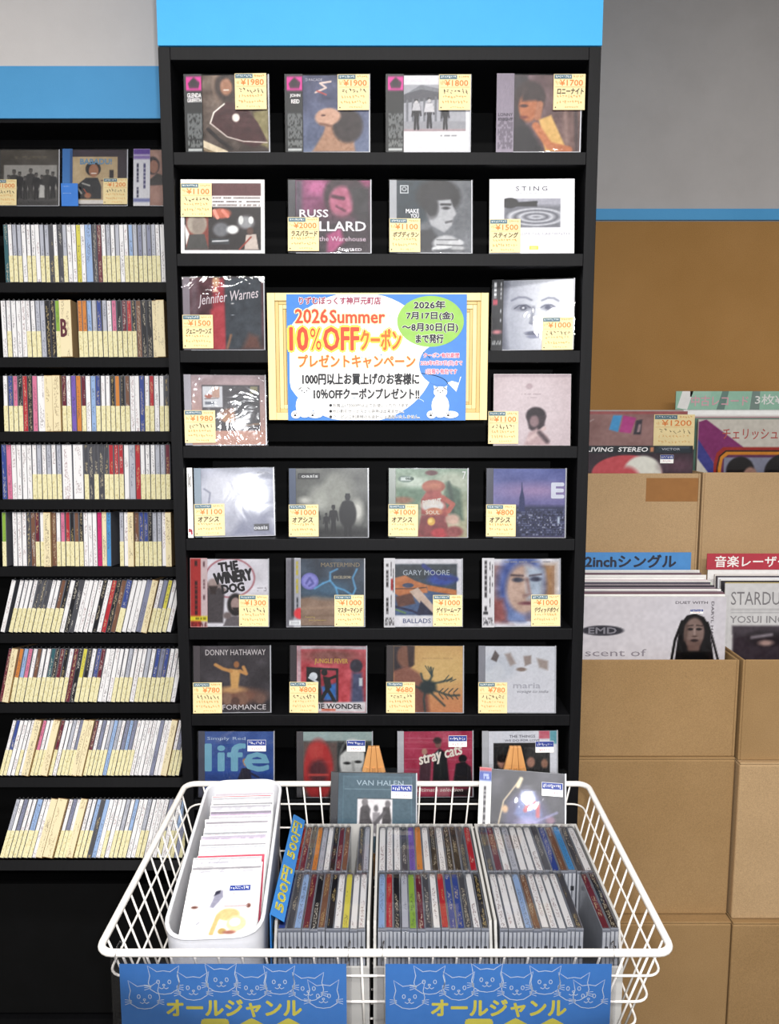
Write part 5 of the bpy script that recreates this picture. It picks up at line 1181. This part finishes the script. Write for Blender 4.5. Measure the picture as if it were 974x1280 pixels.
# ---------------------------------------------------------------- two small wooden easels with a disc each
OAK = mottled('orange_oak', 'b9804a', 'c8945c', 40.0, 0.5, 0.05, (1, 1, 0.1))
def easel(x, y, zl, lab, lean):
    e = tag(empty('wooden_easel', (x, y, BZ + 0.004)), lab, 'easel', 'small wooden easels in the wire basket')
    for s in (-1, 1):
        mb = MB(); mb.tube([(s * 0.050, -0.0125, 0.006), (s * 0.012, 0.0495, 0.200)], 0.0048, OAK, n=4); mb.build('leg', e)
    MB().tube([(0, 0.050, 0.200), (0, 0.053, 0.005)], 0.004, OAK, n=4).build('leg', e)
    for q0, q1, w0, w1 in ((-0.0215, -0.0075, -0.0095, -0.0034), (-0.0071, 0.0071, -0.0031, 0.0031), (0.0075, 0.0215, 0.0034, 0.0095)):
        MB().prism([(q0, 0.185), (q1, 0.185), (w1, 0.236), (w0, 0.236)], 0.0495, 0.0572, OAK).build('top_slat', e, bevel=0.0008)
    MB().box(-0.060, 0.060, -0.034, -0.004, zl - BZ - 0.0165, zl - BZ - 0.0105, OAK).build('ledge', e, bevel=0.001)
    return e
EY = 1.2375
ex1 = (467 - 487) / F_PX * 1.336; ex2 = (646 - 487) / F_PX * 1.336
easel(ex1, EY, 0.797, 'small wooden easel holding the teal-framed disc', 20); easel(ex2, EY, 0.797, 'small wooden easel holding the dark star-bright disc', 26)
face_disc('teal-framed disc with white square photograph of musicians on wooden easel', [('G', '3e5a68', '466272'), ('Nz', .04, 6), ('Rr', .06, .04, .95, .96, '50707e', .0), ('Rr', .07, .05, .94, .95, '43606e'), ('Rr', .08, .205, .94, .21, '7c98a4'), ('Rr', .25, .33, .70, .80, 'dcdcde'), ('Rr', .24, .32, .71, .33, '2c3c44')]
          + [('P', [(.27, .74), (.29, .45), (.36, .36), (.42, .46), (.40, .62), (.36, .78)], '4a4a4e', .02), ('L', [(.36, .5), (.44, .68)], .05, '3c3c40', .02), ('E', .345, .37, .04, .05, '77777a', .02), ('P', [(.44, .76), (.45, .5), (.54, .5), (.54, .76)], '8a8a8e', .02), ('E', .49, .45, .03, .045, '6a6a6e', .02), ('P', [(.56, .76), (.58, .44), (.66, .40), (.69, .6), (.66, .78)], '3e3e42', .02), ('E', .64, .39, .035, .045, '6c6c70', .02), ('L', [(.6, .5), (.48, .64)], .045, '55555a', .02)],
          (ex1, EY - 0.031, 0.7965), lean=20, yaw=-2, sticker=(.70, .15), hinge='24262c', text=[('VAN HALEN', .30, .10, .84, .165, 'a8bcc8')], seed=90)
face_disc('dark disc with purple stage lights and flash glare, white side strip, on wooden easel', [('G', '3c3a44', '2c2a32'), ('Nz', .10, 7), ('P', [(.2, .9), (.26, .4), (.5, .2), (.7, .3), (.85, .6), (.8, .95)], '4a4664', .1), ('P', [(.36, .55), (.45, .25), (.62, .25), (.72, .55), (.55, .7)], '6a74a0', .05), ('L', [(.5, .5), (.56, .36), (.66, .42), (.66, .56)], .05, 'b05a64', .03), ('L', [(.16, .7), (.22, .4), (.42, .12)], .02, 'b8a890', .02), ('L', [(.4, .2), (.44, .1)], .05, 'd8c8a8', .03), ('E', .24, .5, .04, .05, 'b89878', .03), ('E', .82, .6, .06, .05, '7a5a70', .04), ('L', [(.2, .85), (.5, .7), (.9, .5)], .02, '8a8ab4', .04), ('E', .55, .72, .16, .12, 'a49cc4', .12)],
          (ex2, EY - 0.0258, 0.7975), lean=27.0, yaw=-9.6, sticker=(.72, .13), hinge='8a8c92', obi=(0.020, [('G', 'dcdcda', 'e2e0de'), ('Rr', 0, 0, 1, .05, 'b0404a'), ('Rr', 0, .05, 1, .17, '3c54a0'), ('marks', .2, .08, .8, .15, 'e8e8f0', 2, .7), ('marks', .3, .24, .7, .97, '33303a', 1, .85, True)]), film='film', seed=91)

# ================================================================ cartons and records on the other side
def carton(name, x0, x1, y0, y1, z0, z1, label, m=None, top='closed', zf=None, flaps=True, tape=None, group='brown cartons beside the tall unit'):
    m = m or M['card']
    c = tag(empty(name, ((x0 + x1) / 2, (y0 + y1) / 2, z0)), label, 'box', group); w2, d2, H = (x1 - x0) / 2, (y1 - y0) / 2, z1 - z0
    t = 0.005
    if top == 'closed':
        MB().box(-w2, w2, -d2, d2, 0, H - 0.0045, m).build('carton_body', c, bevel=0.004, seg=3)
        for s in (-1, 1):
            a_, b_ = sorted((s * 0.001, s * (d2 - 0.0006))); MB().box(-w2 + 0.0006, w2 - 0.0006, a_, b_, H - 0.0044, H, m).build('flap', c, bevel=0.0015)
    else:
        zf = zf if zf is not None else H
        MB().box(-w2 + t, w2 - t, -d2, -d2 + t, 0, zf, m).build('front_panel', c, bevel=0.002)
        MB().box(-w2 + t, w2 - t, d2 - t, d2, 0, H, m).build('back_panel', c, bevel=0.002)
        for s in (-1, 1):
            a_, b_ = sorted((s * w2, s * (w2 - t))); MB().box(a_, b_, -d2 - 0.0002, d2 + 0.0002, 0, zf, m).build('side_panel', c, bevel=0.002)
        MB().box(-w2 + t, w2 - t, -d2 + t, d2 - t, 0, t, m).build('base', c)
    if tape:
        MB().box(tape[0] - (x0 + x1) / 2, tape[1] - (x0 + x1) / 2, -d2 - 0.0006, -d2, tape[2] - z0, tape[3] - z0, M['tape']).build('packing_tape', c)
    return c
KX0, KX1, KX2 = 0.372, 0.742, 1.115
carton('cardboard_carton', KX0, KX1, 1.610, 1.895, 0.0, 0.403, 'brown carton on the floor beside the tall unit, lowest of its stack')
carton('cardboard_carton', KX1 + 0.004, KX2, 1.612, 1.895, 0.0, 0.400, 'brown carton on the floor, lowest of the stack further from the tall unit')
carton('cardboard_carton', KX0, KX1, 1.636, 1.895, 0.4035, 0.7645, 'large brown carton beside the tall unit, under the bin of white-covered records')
carton('cardboard_carton', KX1 + 0.005, KX2, 1.624, 1.895, 0.4005, 0.7585, 'brown carton under the record bin with red sign', M['card_light'])
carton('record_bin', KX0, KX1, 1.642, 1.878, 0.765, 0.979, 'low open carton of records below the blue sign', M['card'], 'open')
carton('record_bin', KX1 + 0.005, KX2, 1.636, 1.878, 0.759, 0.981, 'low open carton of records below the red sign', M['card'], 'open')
# support behind, then the upper bins
shelfb = tag(empty('low_bench', ((KX0 + KX2) / 2, 2.02, 0)), 'plain black bench behind the cartons carrying the upper record bins', 'bench')
MB().box(-0.38, 0.38, -0.115, 0.135, 0.94, 0.96, M['black']).build('bench_top', shelfb)
for sx in (-1, 1): MB().box(sx * 0.365 - 0.01, sx * 0.365 + 0.01, -0.11, 0.13, 0, 0.94, M['black']).build('leg_panel', shelfb)
carton('record_bin', KX0, KX1, 1.900, 2.145, 0.9605, 1.355, 'open carton of records above the blue sign, patched with brown tape', M['card_light'], 'open', tape=(0.612, KX1 - 0.006, 1.288, 1.344))
carton('record_bin', KX1 + 0.005, KX2, 1.902, 2.145, 0.9605, 1.357, 'open carton of records above the red sign', M['card_light'], 'open')
sheet = MB().box(TX1 + 0.02, 1.35, 2.150, 2.162, 0.961, 1.990, M['kraft']).build('cardboard_sheet', bevel=0.002)
tag(sheet, 'big plain orange-brown cardboard sheet standing against the grey wall', 'cardboard')

def record(x0, y, z0, label, ops=None, edge='e6e4e0', lean=2.0, size=0.315, t=0.0035, group='records in the cartons', text=(), nx=110, film=True, seed=1, yaw=0.0):
    r = MB().box(0, size, 0.0006, t, 0, size, flat(edge, 0.5, 0.35)).build('record_sleeve')
    if ops: link('cover', art_mesh('cover', size - 0.001, size - 0.001, ops, nx, seed=seed, y=0.0003, x0=0.0005, z0=0.0005), r)
    if text:
        mb = MB()
        for q in text:
            s_, a0, b0, a1, b1, hx = q[:6]; kw = q[6] if len(q) > 6 else {}
            letter(mb, s_, a0 * size, a1 * size, (1 - b1) * size, (1 - b0) * size, -0.0002, flat(hx, 0.5, 0.3), **kw)
        mb.build('lettering', r)
    if film and ops:
        f = MB(); f.quad(-0.003, size + 0.004, 0, size + 0.004, -0.0010, M['film']); f.build('clear_sleeve', r)
    r.matrix_basis = Matrix.Translation((x0, y, z0)) @ Matrix.Rotation(R(yaw), 4, 'Z') @ Matrix.Rotation(R(-lean), 4, 'X')
    return tag(r, label, 'record', group)

# lower bin beside the unit: front record and the edges behind it
def pts(lst): return lst
EMD = [('G', 'ede6eb', 'f0eaee'), ('E', .8, .12, .3, .2, 'f0eaf0', .2), ('E', .155, .235, .145, .036, '5c5962', .004), ('marks', .03, .215, .28, .255, '4c4a52', 3, .6),
       ('P', [(.655, .46), (.672, .30), (.69, .19), (.73, .13), (.79, .115), (.85, .14), (.885, .20), (.905, .30), (.93, .46)], '2e282c', .006), ('L', [(.70, .17), (.655, .30), (.635, .44)], .018, '241f22', .006), ('L', [(.875, .18), (.915, .30), (.955, .44)], .016, '241f22', .006),
       ('E', .785, .25, .070, .105, 'a08a84', .015), ('P', [(.73, .30), (.84, .30), (.82, .40), (.75, .40)], '8a726c', .02), ('Rr', .70, .38, .88, .46, '26262a', .02), ('E', .757, .225, .020, .009, '332a2e', .005), ('E', .817, .225, .020, .009, '332a2e', .005), ('L', [(.735, .203), (.775, .198)], .007, '4a3c3c', .005), ('L', [(.80, .198), (.84, .203)], .007, '4a3c3c', .005), ('L', [(.787, .225), (.789, .268)], .012, 'c0aaa4', .01), ('E', .789, .304, .026, .010, '4c383a', .005), ('E', .789, .275, .017, .006, '6a5450', .006), ('L', [(.735, .2), (.725, .3)], .02, '7c6862', .02)]
record(0.4105, 1.672, 0.7915, 'white-pink record with face of long-haired woman, foremost in bin under blue sign', EMD, lean=2.0, seed=2, nx=150,
       text=[('EMD', .06, .215, .25, .256, '8c8992', dict(bold=.04)), ('scent of', .04, .365, .46, .415, '9a929a'), ('DUET WITH', .65, .032, .87, .05, '5c545c', dict(bold=.02)), ('DARYL HALL', .765, .165, 1.045, .183, '5c545c', dict(bold=.02, rot=-90))])
stk = bpy.data.objects['record_sleeve']; blue_sticker(stk, 0.236, 0.278, -0.0016, 0.028, 0.010, 5)
random.seed(5)
ECOL = [('e8e6e2', 'white'), ('33313a', 'black'), ('dcd8d4', 'pale grey'), ('c8d0c0', 'pale green'), ('8a7c84', 'mauve'), ('efece8', 'white'), ('55505a', 'dark grey'), ('6a4a54', 'maroon'), ('d8c8cc', 'pale pink'), ('e9e7e4', 'white')]
for i in range(20):
    hx, cw_ = ECOL[(i * 7 + i // 3) % len(ECOL)]
    y = 1.6805 + i * 0.0078
    record(0.4105 + random.uniform(-0.008, 0.004) , y, 0.7915 + 0.0012 * i + random.uniform(0, 0.004), f'{cw_} record edge, {word_ord(i + 1)} behind the white-pink record under blue sign', None, hx, lean=2.0, t=0.0048, group='records behind the white-pink record')
STAR = [('G', 'dedada', 'e2dede'), ('Rr', .045, .185, .60, .192, 'b0acae'), ('Rr', .045, .208, .6, .214, 'b8b4b6'), ('Rr', .06, .31, 1, 1, '4a4048', .02), ('Rr', .06, .31, 1, .36, '564c54', .03), ('E', .3, .40, .14, .06, '3c343a', .03), ('L', [(.2, .39), (.34, .37)], .02, '9a9098', .02), ('E', .3, .43, .05, .02, 'b89a94', .02), ('L', [(.42, .06), (.5, .2)], .04, 'cc6a70', .01)]
record(0.7560, 1.745, 0.803, 'pale record with thin grey capitals above dark photograph, foremost under red sign', STAR, lean=4.0, seed=6, nx=120, edge='d8d4d0',
       text=[('STARDUST', .044, .06, .50, .155, '8a8688'), ('YOSUI INOUE', .04, .235, .54, .285, '9a9698', dict(bold=.01))])
for i, (hx, cw_) in enumerate((('c8b878', 'straw'), ('2c2a30', 'black'), ('e6e4e2', 'white'), ('dfe0e4', 'white'), ('4a4650', 'dark grey'), ('e2dcd6', 'cream'))):
    record(0.7560 + random.uniform(-0.004, 0.006), 1.753 + i * 0.0085, 0.803 + 0.002 * i, f'{cw_} record edge, {word_ord(i + 1)} behind the pale record under red sign', None, hx, lean=4.0, t=0.0055, group='records behind the pale record')

# signs standing on dividers at the back of the lower bins
def divider_sign(x0, x1, y, z0, z1, zd, m, txt, tx0, tx1, ink, label, bold):
    s = MB().box(0, x1 - x0, 0, 0.002, 0, z1 - z0, m).build('divider_sign'); s.location = (x0, y, z0)
    mb = MB(); letter(mb, txt, tx0 - x0, tx1 - x0, (z1 - z0) * .16, (z1 - z0) * .86, -0.0003, ink, bold); mb.build('lettering', s)
    MB().box(0.004, x1 - x0 - 0.004, 0.0021, 0.0032, zd - z0, (z1 - z0) * .95, M['paper']).build('divider_panel', s)
    return tag(s, label, 'sign')
uX = lambda u, v, Y: at(u, v, Y).x
divider_sign(0.415, uX(864, 700, 1.858), 1.858, at(500, 713, 1.858).z, at(500, 690.5, 1.858).z, 0.772, flat('4f8cc8', 0.45, 0.4, 'sign_light_blue'), '12inchシングル', uX(726, 700, 1.858), uX(845, 700, 1.858), flat('2c3040', 0.5), 'light blue sign for twelve-inch singles standing behind the white-pink record', .045)
divider_sign(uX(884, 700, 1.858), uX(884, 700, 1.858) + 0.325, 1.858, at(500, 712, 1.858).z, at(500, 692, 1.858).z, 0.766, flat('b23a48', 0.45, 0.4, 'sign_red'), '音楽レーザーディスク', uX(894, 700, 1.858), uX(894, 700, 1.858) + 0.29, WHITE, 'red sign for music laser discs standing behind the pale record', .018)

# upper bins
LIV = [('G', '3a2a34', '402c38'), ('Rr', 0, .0, 1, .055, '26282f'), ('Rr', .72, .006, .985, .05, '30343e'), ('Rr', .74, .010, .97, .013, '8a909c'), ('Rr', .675, .01, .70, .045, 'b87a5c', .01), ('E', .5, .21, .27, .14, 'b84c54', .008), ('E', .62, .21, .15, .135, 'd2ccc4', .02), ('E', .5, .26, .1, .1, 'b84c54', .04), ('Rr', 0, .055, .2, .3, '4a2a38', .05), ('E', .9, .15, .12, .06, '5a3c4a', .08), ('marks', .02, .6, .98, .9, '6a5a62', 8, .4)]
record(0.4135, 1.912, 1.105, 'dark record with white slanted capitals along its top in bin above blue sign', LIV, lean=2.0, seed=8, nx=130, edge='2c2c32',
       text=[('LIVING  STEREO', .19, .012, .655, .045, 'f0eeee', dict(bold=.03, shear=.15)), ('VICTOR', .76, .018, .90, .034, 'b8bcc4', dict(bold=.02))])
livo = [o for o in bpy.data.objects if o.name.startswith('record_sleeve') and 'slanted capitals' in o.get('label', '')][0]
blue_sticker(livo, 0.236, 0.273, -0.0016, 0.032, 0.020, 9)
PNK = [('G', '9c7470', 'a07c78'), ('Nz', .06, 8), ('Rr', 0, 0, 1, .02, 'a85c5c', .01), ('P', [(.42, .03), (.49, .03), (.46, .16), (.39, .14)], '5a9ccc', .01), ('P', [(.50, .03), (.60, .05), (.56, .17), (.47, .16)], 'b84a88', .01), ('P', [(.60, .07), (.65, .06), (.64, .18), (.58, .18)], '4c4048', .01), ('P', [(.62, .10), (.64, .10), (.63, .16), (.61, .16)], 'a88a8c', .005), ('L', [(.16, .12), (.27, .06)], .006, 'c8b0ae', .006)]
record(0.4165, 1.968, 1.187, 'dusty pink sleeved record with yellow price card behind dark record, above blue sign', PNK, lean=1.5, seed=10, nx=110, edge='a06a68')
pnko = [o for o in bpy.data.objects if o.name.startswith('record_sleeve') and 'dusty pink' in o.get('label', '')][0]
price_tag(pnko, 0.232, 0.222, -0.0018, '¥1200', None, w=0.100, h=0.085, seed=77)
for i, (hx, cw_) in enumerate((('b0a49c', 'grey'), ('7a3c40', 'dark red'), ('c8c2ba', 'pale grey'))):
    record(0.4145 + 0.001 * i, 1.990 + i * 0.014, 1.190 - 0.004 * i, f'{cw_} record edge, {word_ord(i + 1)} behind the dusty pink record', None, hx, lean=1.5, group='records behind the dusty pink record')
CHE = [('G', 'cdc4ba', 'd4cbc2'), ('P', [(0, .02), (.06, .0), (.42, .26), (.42, .5), (.3, .5)], '8a3a70'), ('P', [(0, .02), (.0, .18), (.20, .42), (.3, .42), (.22, .2), (.06, .02)], '8a3a70', .004), ('P', [(0, .15), (.0, .30), (.14, .48), (.2, .44)], '4c4a8c', .004),
       ('P', [(.0, .31), (.0, .6), (.13, .6), (.13, .49)], 'cdc4ba', .004), ('P', [(.13, .34), (.15, .26), (.20, .215), (1, .215), (1, .7), (.13, .7)], 'a33a30', .004), ('P', [(.155, .36), (.17, .285), (.22, .24), (1, .24), (1, .7), (.155, .7)], '2a2024', .004), ('P', [(.165, .37), (.18, .29), (.225, .25), (1, .25), (1, .7), (.165, .7)], 'd08a34', .004), ('P', [(.19, .39), (.20, .31), (.24, .275), (1, .275), (1, .7), (.19, .7)], '6a3a5c', .004), ('Rr', .21, .295, 1, .7, '8c8a9a', .004),
       ('E', .34, .40, .11, .11, '2c2426', .015), ('E', .42, .46, .06, .09, 'a88478', .015), ('E', .68, .41, .15, .14, '2a2226', .015), ('E', .70, .50, .11, .10, 'b08c80', .02), ('E', .66, .49, .015, .008, '3a2a2c', .005), ('E', .76, .49, .015, .008, '3a2a2c', .005), ('E', .44, .46, .012, .007, '3a2a2c', .005), ('P', [(.54, .4), (.66, .34), (.84, .38), (.84, .45), (.56, .46)], '2a2226', .01)]
record(0.7555, 1.962, 1.1675, 'cream record with striped rounded frame around two people, in bin above red sign', CHE, lean=1.0, seed=12, nx=150, edge='b8aca4',
       text=[('チェリッシュ', .19, .075, .62, .155, 'b0524c', dict(bold=.012))])
for i, (hx, cw_) in enumerate((('8c7c78', 'brownish'), ('5a7a6c', 'green'), ('a88a8c', 'pinkish'), ('d8d4d0', 'white'))):
    record(0.7575 - 0.001 * i, 1.972 + i * 0.015, 1.166 + 0.004 * i, f'{cw_} record edge, {word_ord(i + 1)} behind the cream record with striped frame', None, hx, lean=1.0, group='records behind the cream record')
GS = at(845, 500, 2.068)
z0, z1 = at(845, 512, 2.068).z, at(845, 489, 2.068).z
gsg = MB().box(0, 0.36, 0, 0.002, 0, z1 - z0, flat('9cc8b0', 0.4, 0.4, 'sign_pale_green')).build('divider_sign'); gsg.location = (GS.x, 2.068, z0)
tag(gsg, 'pale green glossy offer sign standing above the records over the red sign', 'sign')
mb = MB(); hh = z1 - z0
mb.add([(0.004, -0.0002, hh * .1), (0.030, -0.0002, 0.0), (0.044, -0.0002, hh), (0.016, -0.0002, hh)], [(0, 1, 2, 3)], WHITE); mb.quad(0.036, 0.09, hh * .7, hh, -0.0002, flat('a8cdb8', .4)); mb.add([(0.105, -0.0002, 0), (0.125, -0.0002, 0), (0.135, -0.0002, hh), (0.118, -0.0002, hh)], [(0, 1, 2, 3)], flat('6c8a80', .4)); mb.add([(0.19, -0.0002, 0), (0.215, -0.0002, 0), (0.215, -0.0002, hh), (0.195, -0.0002, hh)], [(0, 1, 2, 3)], flat('7c9088', .4)); mb.build('picture', gsg)
mb = MB(); letter(mb, '中古レコード', 0.040, 0.185, hh * .2, hh * .75, -0.0005, flat('e0a8b4', .4), .02); letter(mb, '3枚¥500', 0.203, 0.325, hh * .28, hh * .82, -0.0005, WHITE, .015); mb.build('lettering', gsg)
MB().box(0.02, 0.34, 0.0021, 0.0035, 1.0 - z0, hh * 0.9, M['paper']).build('divider_panel', gsg)
f = MB(); f.quad(-0.003, 0.362, -0.002, hh + 0.002, -0.0012, M['film2']); f.build('clear_sleeve', gsg)

bpy.data.objects.remove(_to)
